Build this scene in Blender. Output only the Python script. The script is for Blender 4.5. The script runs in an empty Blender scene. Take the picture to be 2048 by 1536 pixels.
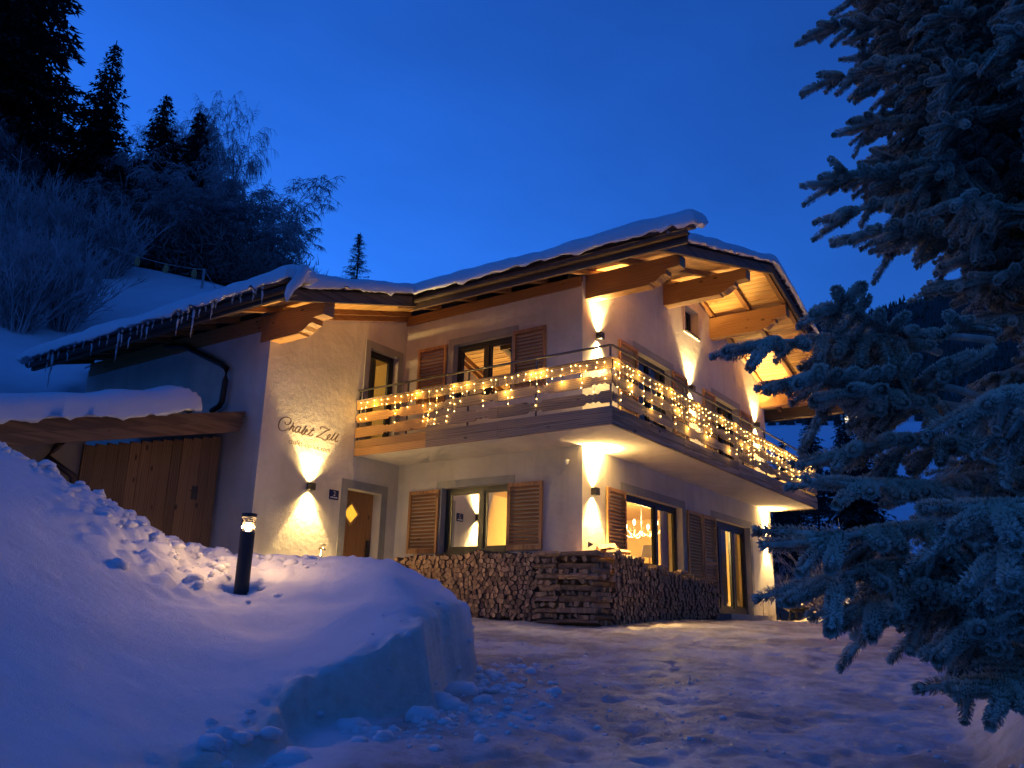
import bpy, math, random
import numpy as np
from mathutils import Vector, Matrix
RND = random.Random(7)
SC = bpy.context.scene
COL = SC.collection
CAM = Vector((-11.7113, -6.8714, -0.1037))
YAW = 0.61729
FW = Vector((math.cos(YAW), math.sin(YAW), 0)); RT = Vector((math.sin(YAW), -math.cos(YAW), 0))

# ---------------------------------------------------------------- camera, sky, exposure
cd = bpy.data.cameras.new('camera'); cam = bpy.data.objects.new('camera', cd); COL.objects.link(cam)
pit, rol = 0.27499, 0.02532
d = Vector((math.cos(YAW)*math.cos(pit), math.sin(YAW)*math.cos(pit), math.sin(pit)))
u = RT.cross(d)
r2 = RT*math.cos(rol)+u*math.sin(rol); u2 = -RT*math.sin(rol)+u*math.cos(rol)
m = Matrix((r2, u2, -d)).transposed().to_4x4(); m.translation = CAM
cam.matrix_world = m
cd.sensor_width = 36; cd.lens = 1685.06/2048*36; cd.clip_start = 0.05; cd.clip_end = 8000
SC.camera = cam
W = bpy.data.worlds.new('World'); SC.world = W; W.use_nodes = True
wn = W.node_tree; wn.nodes.clear()
wo = wn.nodes.new('ShaderNodeOutputWorld'); bg = wn.nodes.new('ShaderNodeBackground')
sky = wn.nodes.new('ShaderNodeTexSky'); sky.sky_type = 'NISHITA'; sky.sun_disc = False
sky.sun_elevation = math.radians(-3.7); sky.sun_rotation = math.radians(90-math.degrees(YAW)-55)
sky.altitude = 900; sky.air_density = 1.0; sky.dust_density = 0.3; sky.ozone_density = 2.0
tint = wn.nodes.new('ShaderNodeMix'); tint.data_type = 'RGBA'; tint.blend_type = 'MULTIPLY'; tint.inputs[0].default_value = 1
tint.inputs[7].default_value = (0.09, 0.475, 1.0, 1)
wn.links.new(sky.outputs[0], tint.inputs[6]); 
tcw = wn.nodes.new('ShaderNodeTexCoord'); mpw = wn.nodes.new('ShaderNodeMapping'); mpw.inputs['Scale'].default_value = (1.2, 2.6, 5.5); mpw.inputs['Rotation'].default_value = (.3, .35, .2)
nzw = wn.nodes.new('ShaderNodeTexNoise'); nzw.inputs['Scale'].default_value = 1.3; nzw.inputs['Detail'].default_value = 5; nzw.inputs['Roughness'].default_value = .55
rmw = wn.nodes.new('ShaderNodeMapRange'); rmw.inputs[1].default_value = .3; rmw.inputs[2].default_value = .72; rmw.inputs[3].default_value = .92; rmw.inputs[4].default_value = 1.14
clw = wn.nodes.new('ShaderNodeVectorMath'); clw.operation = 'SCALE'      # thin high cloud, a few per cent brighter
wn.links.new(tcw.outputs['Generated'], mpw.inputs[0]); wn.links.new(mpw.outputs[0], nzw.inputs['Vector']); wn.links.new(nzw.outputs[0], rmw.inputs[0])
wn.links.new(tint.outputs[2], clw.inputs[0]); wn.links.new(rmw.outputs[0], clw.inputs['Scale']); wn.links.new(clw.outputs[0], bg.inputs[0]); wn.links.new(bg.outputs[0], wo.inputs[0])
SKY_STRENGTH = 0.15
bg.inputs[1].default_value = SKY_STRENGTH
SC.view_settings.view_transform = 'Standard'; SC.view_settings.look = 'None'; SC.view_settings.gamma = 1
EXPOSURE = 6.36; K = 2**-EXPOSURE      # long dusk exposure; lamp powers below are divided by the same factor
SC.view_settings.exposure = EXPOSURE
SC.render.engine = 'CYCLES'
cy = SC.cycles
cy.use_denoising = True
cy.max_bounces = 6; cy.diffuse_bounces = 3; cy.glossy_bounces = 3; cy.transmission_bounces = 4; cy.transparent_max_bounces = 8
cy.caustics_reflective = False; cy.caustics_refractive = False; cy.sample_clamp_indirect = 4.0*K*8; cy.light_sampling_threshold = 0

# ---------------------------------------------------------------- node helpers and materials
def newmat(name):
    m = bpy.data.materials.new(name); m.use_nodes = True
    nt = m.node_tree; b = nt.nodes['Principled BSDF']
    return m, nt, b
def N(nt, t, **kw):
    n = nt.nodes.new(t)
    for k, v in kw.items(): setattr(n, k, v)
    return n
def L(nt, a, b): nt.links.new(a, b)
def noise(nt, vec, scale, detail=4, rough=.55):
    n = N(nt, 'ShaderNodeTexNoise'); n.inputs['Scale'].default_value = scale; n.inputs['Detail'].default_value = detail
    n.inputs['Roughness'].default_value = rough
    if vec is not None: L(nt, vec, n.inputs['Vector'])
    return n.outputs[0]
def ramp(nt, fac, stops):
    r = N(nt, 'ShaderNodeValToRGB'); e = r.color_ramp.elements
    while len(e) < len(stops): e.new(.5)
    for i, (p, c) in enumerate(stops):
        e[i].position = p; e[i].color = (*c, 1) if len(c) == 3 else c
    L(nt, fac, r.inputs[0]); return r.outputs[0]
def mixc(nt, fac, a, b, mode='MIX'):
    n = N(nt, 'ShaderNodeMix', data_type='RGBA', blend_type=mode)
    if isinstance(fac, (int, float)): n.inputs[0].default_value = fac
    else: L(nt, fac, n.inputs[0])
    for i, v in ((6, a), (7, b)):
        if isinstance(v, tuple): n.inputs[i].default_value = (*v, 1)
        else: L(nt, v, n.inputs[i])
    return n.outputs[2]
def mathn(nt, op, a, b=0.0):
    n = N(nt, 'ShaderNodeMath', operation=op)
    for i, v in enumerate((a, b)):
        if isinstance(v, (int, float)): n.inputs[i].default_value = v
        else: L(nt, v, n.inputs[i])
    return n.outputs[0]
def bump(nt, b, h, strength=.3, dist=.01):
    n = N(nt, 'ShaderNodeBump'); n.inputs['Strength'].default_value = strength; n.inputs['Distance'].default_value = dist
    L(nt, h, n.inputs['Height']); L(nt, n.outputs[0], b.inputs['Normal'])
def coords(nt, scale=(1, 1, 1), rnd=False):
    t = N(nt, 'ShaderNodeTexCoord'); mp = N(nt, 'ShaderNodeMapping'); mp.inputs['Scale'].default_value = scale
    L(nt, t.outputs['Object'], mp.inputs[0])
    if rnd:
        oi = N(nt, 'ShaderNodeObjectInfo'); sc = N(nt, 'ShaderNodeVectorMath', operation='SCALE')
        sc.inputs[0].default_value = (37, 51, 23); L(nt, oi.outputs['Random'], sc.inputs['Scale'])
        L(nt, sc.outputs[0], mp.inputs['Location'])
        return mp.outputs[0], oi.outputs['Random']
    return mp.outputs[0]
def plain(name, col, rough=.6, metal=0.0, var=.15, scale=6, bmp=0.0):
    m, nt, b = newmat(name); c = coords(nt)
    n = noise(nt, c, scale)
    dk = tuple(x*(1-var) for x in col); lt = tuple(min(1, x*(1+var)) for x in col)
    L(nt, ramp(nt, n, [(.3, dk), (.7, lt)]), b.inputs['Base Color'])
    b.inputs['Roughness'].default_value = rough; b.inputs['Metallic'].default_value = metal
    if bmp: bump(nt, b, noise(nt, c, scale*8, 3), bmp, .01)
    return m
def plaster(name, col, dirt=(.5, .46, .4), strength=.6):
    m, nt, b = newmat(name); c = coords(nt)
    big = noise(nt, c, .9, 5, .6)
    st = coords(nt, (3.5, 3.5, .35)); streak = noise(nt, st, 1.2, 4, .6)
    base = ramp(nt, big, [(.3, tuple(x*.72 for x in col)), (.66, col)])
    base = mixc(nt, ramp(nt, streak, [(.5, (0, 0, 0)), (.8, (.6, .6, .6))]), base, dirt)
    sz = N(nt, 'ShaderNodeSeparateXYZ'); L(nt, c, sz.inputs[0])
    foot = mathn(nt, 'SUBTRACT', mathn(nt, 'MULTIPLY', noise(nt, c, 2.6, 6, .65), 1.5), mathn(nt, 'MULTIPLY', sz.outputs[2], .9))   # splashed, damp foot of the wall
    base = mixc(nt, ramp(nt, foot, [(.25, (0, 0, 0)), (.75, (.7, .7, .7))]), base, tuple(x*.55 for x in dirt))
    L(nt, base, b.inputs['Base Color']); b.inputs['Roughness'].default_value = .9
    h = mathn(nt, 'ADD', noise(nt, c, 55, 4, .65), mathn(nt, 'MULTIPLY', noise(nt, c, 9, 3), 1.6))
    bump(nt, b, h, strength, .008)
    return m
def wood(name, light, dark, axis=0, rough=.55, knots=True, varobj=.35, grain=1.0):
    m, nt, b = newmat(name)
    s = [14*grain]*3; s[axis] = .9*grain
    c, rnd = coords(nt, tuple(s), True)
    n = noise(nt, c, 1.0, 6, .6)
    w = N(nt, 'ShaderNodeTexWave', wave_type='BANDS'); w.inputs['Scale'].default_value = .8; w.inputs['Distortion'].default_value = 9
    w.inputs['Detail'].default_value = 2; w.bands_direction = ['X', 'Y', 'Z'][(axis+1) % 3]; L(nt, c, w.inputs['Vector'])
    f = mathn(nt, 'MULTIPLY', mathn(nt, 'ADD', n, w.outputs[1]), .5)
    col = ramp(nt, f, [(.25, dark), (.65, light)])
    if knots:
        s2 = [5.0]*3; s2[axis] = 2.2
        c2, _ = coords(nt, tuple(s2), True)
        v = N(nt, 'ShaderNodeTexVoronoi'); v.inputs['Scale'].default_value = 1.0; L(nt, c2, v.inputs['Vector'])
        k = ramp(nt, v.outputs['Distance'], [(.07, (1, 1, 1)), (.13, (0, 0, 0))])
        col = mixc(nt, k, col, tuple(x*.35 for x in dark))
    lo, hi = 1-varobj, 1+varobj*.35
    vv = ramp(nt, rnd, [(0, (lo, lo, lo)), (1, (hi, hi*.97, hi*.93))])
    col = mixc(nt, 1.0, col, vv, 'MULTIPLY')
    L(nt, col, b.inputs['Base Color']); b.inputs['Roughness'].default_value = rough
    bump(nt, b, f, .35, .004)
    return m
def emis(name, col, strength):
    m, nt, b = newmat(name); b.inputs['Base Color'].default_value = (*col, 1)
    b.inputs['Emission Color'].default_value = (*col, 1); b.inputs['Emission Strength'].default_value = strength*K
    return m
M = {}
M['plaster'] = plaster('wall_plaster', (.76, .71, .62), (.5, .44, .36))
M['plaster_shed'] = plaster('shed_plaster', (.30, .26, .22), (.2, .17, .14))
M['trim'] = plain('window_surround_paint', (.36, .35, .31), .85, 0, .1, 4, .15)
M['honey'] = wood('honey_spruce_boards', (.62, .36, .13), (.46, .23, .07), 0)
M['honey_y'] = wood('honey_spruce_along', (.62, .36, .13), (.46, .23, .07), 1)
M['soffit'] = wood('soffit_spruce', (.66, .40, .15), (.50, .26, .08), 1, .5, True, .18)
M['beam_y'] = wood('purlin_wood', (.42, .225, .085), (.27, .13, .045), 1, .5, True, .15)
M['beam_x'] = wood('rafter_wood', (.30, .15, .06), (.18, .085, .03), 0, .55, False, .2)
M['fascia'] = wood('fascia_dark_wood', (.13, .09, .065), (.06, .04, .03), 0, .7, False, .2)
M['fascia_y'] = wood('eave_dark_wood', (.15, .10, .07), (.07, .045, .03), 1, .7, False, .2)
M['grey_x'] = wood('weathered_board_x', (.38, .285, .20), (.20, .145, .10), 0, .8, True, .35)
M['grey_y'] = wood('weathered_board_y', (.40, .30, .20), (.21, .15, .10), 1, .8, True, .35)
M['shutter'] = wood('shutter_wood', (.62, .35, .14), (.42, .21, .08), 2, .55, True, .15)
M['slat'] = wood('shutter_slat_wood', (.60, .33, .13), (.40, .20, .07), 0, .55, True, .25)
M['door'] = wood('door_wood', (.40, .20, .08), (.24, .11, .04), 2, .5, True, .1)
M['plank'] = wood('shed_plank_wood', (.30, .17, .08), (.17, .09, .04), 2, .75, True, .4)
M['plank_x'] = wood('shed_fascia_wood', (.25, .14, .065), (.15, .08, .035), 0, .7, True, .25)
M['anthracite'] = plain('anthracite_frame', (.025, .027, .028), .35, 0, .1)
M['metal'] = plain('dark_grey_metal', (.06, .06, .062), .45, .6, .2)
M['post'] = plain('bollard_paint', (.03, .03, .03), .7, 0, .1)
M['rail'] = plain('rail_steel', (.10, .095, .09), .4, .7, .2)
M['gutter'] = plain('gutter_metal', (.07, .05, .04), .4, .7, .25)
M['chrome'] = plain('tap_brass', (.6, .52, .4), .25, 1.0, .1)
M['tile'] = plain('roof_tile', (.05, .038, .033), .75, 0, .35, 10)
M['paint_blue'] = plain('enamel_blue', (.02, .03, .12), .3)
M['paint_white'] = plain('enamel_white', (.75, .75, .75), .4)
M['lettering'] = plain('lettering_paint', (.16, .10, .06), .8, 0, .2)
M['room'] = plain('room_wall_paint', (.74, .55, .24), .9, 0, .05)
M['roomfloor'] = plain('room_floor', (.3, .19, .1), .5)
M['curtain'] = plain('curtain_cloth', (.34, .28, .12), .95, 0, .1)
M['curtain_grey'] = plain('curtain_grey_cloth', (.32, .29, .24), .95, 0, .1)
M['sofa'] = plain('sofa_cloth', (.10, .10, .10), .95, 0, .2)
M['lampshade'] = plain('lampshade_cloth', (.22, .20, .18), .9)
M['antler'] = plain('antler', (.45, .33, .2), .6, 0, .3, 20)
M['plant'] = plain('house_plant_leaf', (.03, .05, .02), .7)
M['led'] = emis('led_warm', (1.0, .60, .13), 22)
M['led'].cycles.emission_sampling = 'NONE'
M['wire'] = plain('clear_wire', (.55, .50, .36), .4)
M['lens'] = emis('lamp_lens', (1.0, .72, .36), 14); M['lens'].cycles.emission_sampling = 'NONE'
M['bulb'] = emis('bulb_glow', (1.0, .72, .36), 40); M['bulb'].cycles.emission_sampling = 'NONE'
M['diamond'] = emis('amber_pane', (1.0, .50, .04), 1.1)
M['farwin'] = emis('far_window', (1.0, .8, .5), 3)

def glass(name, tintc=(1, 1, 1), rough=0.0):
    m = bpy.data.materials.new(name); m.use_nodes = True; nt = m.node_tree; nt.nodes.clear()
    o = N(nt, 'ShaderNodeOutputMaterial'); mx = N(nt, 'ShaderNodeMixShader'); tr = N(nt, 'ShaderNodeBsdfTransparent'); gl = N(nt, 'ShaderNodeBsdfGlossy')
    tr.inputs[0].default_value = (*tintc, 1); gl.inputs['Roughness'].default_value = rough
    fr = N(nt, 'ShaderNodeFresnel'); fr.inputs['IOR'].default_value = 1.65
    L(nt, fr.outputs[0], mx.inputs[0]); L(nt, tr.outputs[0], mx.inputs[1]); L(nt, gl.outputs[0], mx.inputs[2]); L(nt, mx.outputs[0], o.inputs[0])
    return m
M['glass'] = glass('window_glass', (.9, .93, .9))
m, nt, b = newmat('clear_ice'); b.inputs['Base Color'].default_value = (.8, .88, .95, 1); b.inputs['Roughness'].default_value = .12
b.inputs['Transmission Weight'].default_value = .3; b.inputs['IOR'].default_value = 1.31; M['ice'] = m
def snowmat(name, col=(.80, .82, .86), s=1.0):
    m, nt, b = newmat(name); c = coords(nt)
    n = noise(nt, c, 2.2*s, 5)
    L(nt, ramp(nt, n, [(.3, tuple(x*.93 for x in col)), (.7, col)]), b.inputs['Base Color'])
    b.inputs['Roughness'].default_value = .65; b.inputs['Specular IOR Level'].default_value = .25
    h = mathn(nt, 'ADD', noise(nt, c, 90*s, 3, .7), mathn(nt, 'MULTIPLY', noise(nt, c, 14*s, 4, .6), 2.2))
    bump(nt, b, h, .35, .01)
    return m
M['snow'] = snowmat('roof_snow')
# ground: snow with a trampled, sanded drive
m, nt, b = newmat('snowy_ground'); c = coords(nt)
at = N(nt, 'ShaderNodeAttribute', attribute_name='road'); af = N(nt, 'ShaderNodeAttribute', attribute_name='forest'); asd = N(nt, 'ShaderNodeAttribute', attribute_name='sand')
sn = ramp(nt, noise(nt, c, 1.5, 5), [(.3, (.74, .76, .80)), (.7, (.82, .84, .88))])
mp = N(nt, 'ShaderNodeMapping'); mp.inputs['Rotation'].default_value = (0, 0, -YAW-.1); mp.inputs['Scale'].default_value = (1.1, 1.0, 1); L(nt, c, mp.inputs[0])
n1 = noise(nt, mp.outputs[0], 1.1, 8, .66); n2 = noise(nt, c, 7, 6, .7)
nn = mathn(nt, 'ADD', mathn(nt, 'MULTIPLY', n1, .65), mathn(nt, 'MULTIPLY', n2, .35))
dirt = ramp(nt, nn, [(.46, (0, 0, 0)), (.57, (.62, .62, .62))])
packed = ramp(nt, n2, [(.3, (.50, .48, .49)), (.7, (.76, .76, .78))])
roadc = mixc(nt, dirt, packed, (.21, .16, .11))
sandc = mixc(nt, ramp(nt, n2, [(.4, (0, 0, 0)), (.6, (1, 1, 1))]), (.50, .42, .34), (.19, .12, .07))
roadc = mixc(nt, asd.outputs['Fac'], roadc, sandc)
base = mixc(nt, at.outputs['Fac'], sn, roadc)
acut_warm = N(nt, 'ShaderNodeAttribute', attribute_name='cut_warm')
base = mixc(nt, acut_warm.outputs['Fac'], base, ramp(nt, n2, [(.3, (.66, .60, .50)), (.7, (.86, .81, .72))]))  # warm light on the bank's cut face, put into the snow colour as beige
base = mixc(nt, af.outputs['Fac'], base, (.02, .028, .025))
L(nt, base, b.inputs['Base Color']); b.inputs['Roughness'].default_value = .7; b.inputs['Specular IOR Level'].default_value = .25
hr = mathn(nt, 'MULTIPLY', mathn(nt, 'ADD', mathn(nt, 'MULTIPLY', n1, 3.0), noise(nt, c, 18, 6, .75)), mathn(nt, 'ADD', mathn(nt, 'MULTIPLY', at.outputs['Fac'], 1.6), .25))
h = mathn(nt, 'ADD', mathn(nt, 'ADD', noise(nt, c, 90, 3, .7), mathn(nt, 'MULTIPLY', noise(nt, c, 13, 4, .6), 1.2)), mathn(nt, 'MULTIPLY', hr, 1.6))
bump(nt, b, h, .45, .02)
M['ground'] = m
def frosty(name, green, frost, amount=.5):
    m, nt, b = newmat(name); c = coords(nt)
    g = N(nt, 'ShaderNodeNewGeometry'); sx = N(nt, 'ShaderNodeSeparateXYZ'); L(nt, g.outputs['Normal'], sx.inputs[0])
    at = N(nt, 'ShaderNodeAttribute', attribute_name='tip')
    f = mathn(nt, 'ADD', mathn(nt, 'MULTIPLY', at.outputs['Fac'], .75), mathn(nt, 'MULTIPLY', noise(nt, c, 9, 3), .8))
    f = ramp(nt, f, [(.34+.3*(1-amount), (0, 0, 0)), (.94, (1, 1, 1))])
    gc = ramp(nt, noise(nt, c, 3, 3), [(.3, tuple(x*.6 for x in green)), (.7, green)])
    L(nt, mixc(nt, f, gc, frost), b.inputs['Base Color']); b.inputs['Roughness'].default_value = .75
    return m
M['needle'] = frosty('frosted_needles', (.06, .08, .04), (.86, .83, .66), 1.0)
M['farneedle'] = plain('distant_spruce_needles', (.03, .044, .034), .9, 0, .5, 1.2)
M['farneedle_frost'] = plain('distant_frosted_needles', (.05, .06, .06), .9, 0, .5, .8)
M['bark'] = plain('bark', (.05, .035, .025), .95, 0, .4, 8, .4)
M['frosttwig'] = plain('frosted_twigs', (.42, .37, .38), .9, 0, .45, 1.5)
M['brushtwig'] = plain('brown_twigs', (.10, .07, .06), .9, 0, .5, 1.0)
M['underwood'] = plain('brushwood', (.16, .13, .12), .9, 0, .7, .35)
M['hoar'] = plain('hoar_frosted_shrub', (.45, .42, .38), .9, 0, .35, 2.5)
M['logend'] = wood('firewood_split_face', (.56, .37, .20), (.38, .23, .12), 2, .85, False, .55, .6)
M['logside'] = plain('firewood_side', (.17, .11, .07), .95, 0, .5, 14, .3)

# ---------------------------------------------------------------- mesh helpers
class MB:
    def __init__(s): s.v = []; s.f = []; s.mi = []
    def add(s, v, f, mi=0):
        o = len(s.v); s.v.extend([tuple(p) for p in v]); s.f.extend([tuple(i+o for i in q) for q in f]); s.mi.extend([mi]*len(f)); return s
    def box(s, x0, x1, y0, y1, z0, z1, mi=0):
        v = [(x, y, z) for z in (z0, z1) for y in (y0, y1) for x in (x0, x1)]
        return s.add(v, [(0, 2, 3, 1), (4, 5, 7, 6), (0, 1, 5, 4), (2, 6, 7, 3), (0, 4, 6, 2), (1, 3, 7, 5)], mi)
    def hexa(s, p, mi=0):   # 8 points: bottom ring 0-3, top ring 4-7
        return s.add(p, [(3, 2, 1, 0), (4, 5, 6, 7), (0, 1, 5, 4), (1, 2, 6, 5), (2, 3, 7, 6), (3, 0, 4, 7)], mi)
    def prism(s, poly, fn, a, b, mi=0, mi_side=None):   # poly 2D; fn(u,v,w)->xyz; extrude w from a to b
        n = len(poly); v = [fn(p[0], p[1], a) for p in poly]+[fn(p[0], p[1], b) for p in poly]
        s.add(v, [tuple(range(n)), tuple(range(2*n-1, n-1, -1))], mi)
        o = len(s.v)-2*n
        for i in range(n):
            j = (i+1) % n; s.f.append((o+i, o+n+i, o+n+j, o+j)); s.mi.append(mi if mi_side is None else mi_side)
        return s
    def tube(s, pts, rad, n=6, mi=0, cap=True):
        pts = [Vector(p) for p in pts]
        if isinstance(rad, (int, float)): rad = [rad]*len(pts)
        o = len(s.v); up = Vector((0, 0, 1))
        for i, p in enumerate(pts):
            t = (pts[min(i+1, len(pts)-1)]-pts[max(i-1, 0)])
            t = t.normalized() if t.length > 1e-9 else Vector((0, 0, 1))
            a = t.cross(up); a = a.normalized() if a.length > 1e-3 else Vector((1, 0, 0)); b_ = t.cross(a)
            for k in range(n):
                w = 2*math.pi*k/n; s.v.append(tuple(p+(a*math.cos(w)+b_*math.sin(w))*rad[i]))
        for i in range(len(pts)-1):
            for k in range(n):
                k2 = (k+1) % n; s.f.append((o+i*n+k, o+i*n+k2, o+(i+1)*n+k2, o+(i+1)*n+k)); s.mi.append(mi)
        if cap and n > 2:
            s.f.append(tuple(o+k for k in range(n))[::-1]); s.mi.append(mi)
            e = o+(len(pts)-1)*n; s.f.append(tuple(e+k for k in range(n))); s.mi.append(mi)
        return s
    def mesh(s, name, mats, smooth=False, org=(0, 0, 0)):
        me = bpy.data.meshes.new(name); ox, oy, oz = org
        me.from_pydata([(x-ox, y-oy, z-oz) for x, y, z in s.v], [], s.f)
        for mm in (mats if isinstance(mats, (list, tuple)) else [mats]): me.materials.append(M[mm] if isinstance(mm, str) else mm)
        if any(s.mi): me.polygons.foreach_set('material_index', s.mi)
        if smooth: me.polygons.foreach_set('use_smooth', [True]*len(s.f))
        me.update(); return me
def npmesh(name, v, f, mats, smooth=False, attrs=None):
    v = np.asarray(v, np.float32); f = np.asarray(f, np.int32)
    me = bpy.data.meshes.new(name); nf, k = f.shape
    me.vertices.add(len(v)); me.vertices.foreach_set('co', v.ravel())
    me.loops.add(nf*k); me.loops.foreach_set('vertex_index', f.ravel())
    me.polygons.add(nf); me.polygons.foreach_set('loop_start', np.arange(0, nf*k, k, dtype=np.int32))
    me.polygons.foreach_set('loop_total', np.full(nf, k, np.int32))
    if smooth: me.polygons.foreach_set('use_smooth', np.ones(nf, bool))
    for mm in (mats if isinstance(mats, (list, tuple)) else [mats]): me.materials.append(M[mm])
    for an, av in (attrs or {}).items():
        a = me.attributes.new(an, 'FLOAT', 'POINT'); a.data.foreach_set('value', np.asarray(av, np.float32))
    me.update(calc_edges=True); return me
ORG = {}
def tag(o, label=None, cat=None, group=None, kind=None):
    for k, v in (('label', label), ('category', cat), ('group', group), ('kind', kind)):
        if v: o[k] = v
    return o
def thing(name, label, cat, loc=(0, 0, 0), group=None):
    o = bpy.data.objects.new(name, None); COL.objects.link(o); o.location = loc; o.empty_display_size = .2
    ORG[o.name] = tuple(loc); return tag(o, label, cat, group)
def org(o): return ORG.get(o.name, (0, 0, 0))
def part(name, mb, mats, parent, smooth=False, label=None, kind=None):
    og = org(parent); me = mb if isinstance(mb, bpy.types.Mesh) else mb.mesh(name, mats, smooth, og)
    o = bpy.data.objects.new(name, me); COL.objects.link(o); o.parent = parent; ORG[o.name] = og
    return tag(o, label, None, None, kind)
def inst(name, me, parent, loc, rot=(0, 0, 0), scale=None, label=None):   # shared mesh placed at a world point under a parent
    og = org(parent); o = bpy.data.objects.new(name, me); COL.objects.link(o); o.parent = parent
    o.location = (loc[0]-og[0], loc[1]-og[1], loc[2]-og[2]); o.rotation_euler = rot
    if scale is not None: o.scale = (scale,)*3 if isinstance(scale, (int, float)) else scale
    ORG[o.name] = og
    return tag(o, label)
def solo(name, mb, mats, label, cat, loc=(0, 0, 0), group=None, kind=None, smooth=False):
    me = mb if isinstance(mb, bpy.types.Mesh) else mb.mesh(name, mats, smooth, loc)
    o = bpy.data.objects.new(name, me); COL.objects.link(o); o.location = loc; ORG[o.name] = tuple(loc)
    return tag(o, label, cat, group, kind)
def copy_thing(src, loc, rotz=0, scale=1, label=None):
    r = src.copy(); COL.objects.link(r); r.location = loc; r.rotation_euler = (0, 0, rotz); r.scale = (scale,)*3 if isinstance(scale, (int, float)) else scale
    if label: r['label'] = label
    for ch in list(src.children):
        c = ch.copy(); COL.objects.link(c); c.parent = r
        for g in ch.children:
            e = g.copy(); COL.objects.link(e); e.parent = c
    return r
def P(l, dd, z): 
    p = CAM+FW*dd+RT*l; return Vector((p.x, p.y, z))
# vectorised value noise
def vnoise(x, y, seed=0):
    xi = np.floor(x).astype(np.int64); yi = np.floor(y).astype(np.int64); xf = x-xi; yf = y-yi
    def hsh(a, b):
        n = (a*374761393+b*668265263+seed*974634777) & 0xffffffff
        n = ((n ^ (n >> 13))*1274126177) & 0xffffffff
        return ((n ^ (n >> 16)) & 0xffff)/65535.0
    sx = xf*xf*(3-2*xf); sy = yf*yf*(3-2*yf)
    return (hsh(xi, yi)*(1-sx)+hsh(xi+1, yi)*sx)*(1-sy)+(hsh(xi, yi+1)*(1-sx)+hsh(xi+1, yi+1)*sx)*sy
def fbm(x, y, oct=4, seed=0, gain=.5):
    s = 0; a = 1; t = 0
    for i in range(oct):
        s = s+a*(vnoise(x, y, seed+i)-.5); t += a; a *= gain; x = x*2.03+11.3; y = y*2.03+5.7
    return s/t*2
def sst(x): x = np.clip(x, 0, 1); return x*x*(3-2*x)
def tps(pts, smooth=0.0):
    p = np.array(pts, float); n = len(p)
    def k(r2): return np.where(r2 > 1e-12, .5*r2*np.log(np.maximum(r2, 1e-12)), 0)
    d2 = ((p[:, None, :2]-p[None, :, :2])**2).sum(2)
    A = np.zeros((n+3, n+3)); A[:n, :n] = k(d2)+np.eye(n)*smooth; A[:n, n] = 1; A[:n, n+1:] = p[:, :2]; A[n:, :n] = A[:n, n:].T
    w = np.linalg.solve(A, np.concatenate([p[:, 2], [0, 0, 0]]))
    def f(x, y):
        r = w[n]+w[n+1]*x+w[n+2]*y
        for i in range(n): r = r+w[i]*k((x-p[i, 0])**2+(y-p[i, 1])**2)
        return r
    return f

# ---------------------------------------------------------------- terrain (local frame: l to the right, dd forward of the viewpoint)
GD = [-60, 0, 6, 10, 12.3, 15, 21, 30, 45, 70, 100, 200, 400, 800, 1200, 1700]
GZ = [-4, -1.55, -.86, -.40, -.16, .0, .06, .0, -1.0, 3.0, 11.5, 38, 95, 255, 430, 400]
BANK = [(-5.21, 8.5, 1.48), (-4.6, 8.7, 1.17), (-4.02, 8.8, 0.84), (-3.6, 9, 0.60), (-3.06, 9.3, 0.49), (-2.17, 9, 0.44), (-1.2, 8.8, 0.47), (-0.82, 8.6, 0.30), (-0.38, 8.4, 0.08), (-3.84, 6.5, 0.32), (-2.96, 5.2, -0.34), (-2.3, 4.2, -0.8), (-3.06, 7, -0.01), (-2.47, 5.8, -0.5), (-2.03, 4.9, -0.82), (-3.33, 8, 0.41), (-2.45, 8, 0.15), (-2.87, 8.1, 0.2), (-1.72, 8, 0.2), (-1.07, 7.9, 0.24), (-0.51, 7.9, -0.04), (-2.21, 7.3, -0.16), (-1.9, 6.4, -0.50), (-1.74, 5.4, -0.8), (-1.57, 7.4, -0.07), (-1.42, 6.8, -0.34), (-1.17, 6.7, -0.34), (-0.72, 7.0, -0.24), (-0.36, 7.8, -0.12),
        (-7.5, 9.0, 2.3), (-6, 5, .8), (-9, 7, 2.6), (-4.5, 3, -.4), (-3, 2, -1.2), (-6.2, 10.2, 1.3), (-4.8, 10.6, .5), (-3.4, 10.9, 0.1), (-2.2, 10.6, -.1), (-1.0, 10.2, -.2)]
HILL = [(-10.05, 16, 4.13), (-9.14, 17, 4.3), (-10.95, 19, 5.93), (-12.88, 20, 6.87), (-12.57, 25, 10.13), (-11.12, 25, 10.01), (-9.5, 25, 9.8), (-15.61, 24, 9.07), (-9.53, 32, 11.6), (-14, 34, 13.5), (-20, 32, 15), (-30, 30, 19), (-12, 45, 15), (-25, 50, 26), (-8.3, 15, 1.8), (-7.5, 12.6, 1.3), (-9, 10, 2.6), (-13, 10, 5.0), (-20, 12, 8), (0, 28, 1.0), (6, 40, -.5), (-4, 24, 4), (-5, 42, 12), (2, 50, 8), (-20, 2, 2), (-8, 6, 1.5), (4, 20, -1), (0, 15, -1), (3, 10, -1.5)]
bankf = tps(BANK, .003); hillf = tps(HILL, .02)
EDX = [3.0, 4.5, 5.5, 5.9, 6.4, 6.9, 7.6, 8.4, 9.3, 10.2, 11.0]
EDL = [-1.95, -1.8, -1.57, -1.38, -1.15, -0.82, -0.46, -0.43, -.85, -1.8, -3.3]
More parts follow.
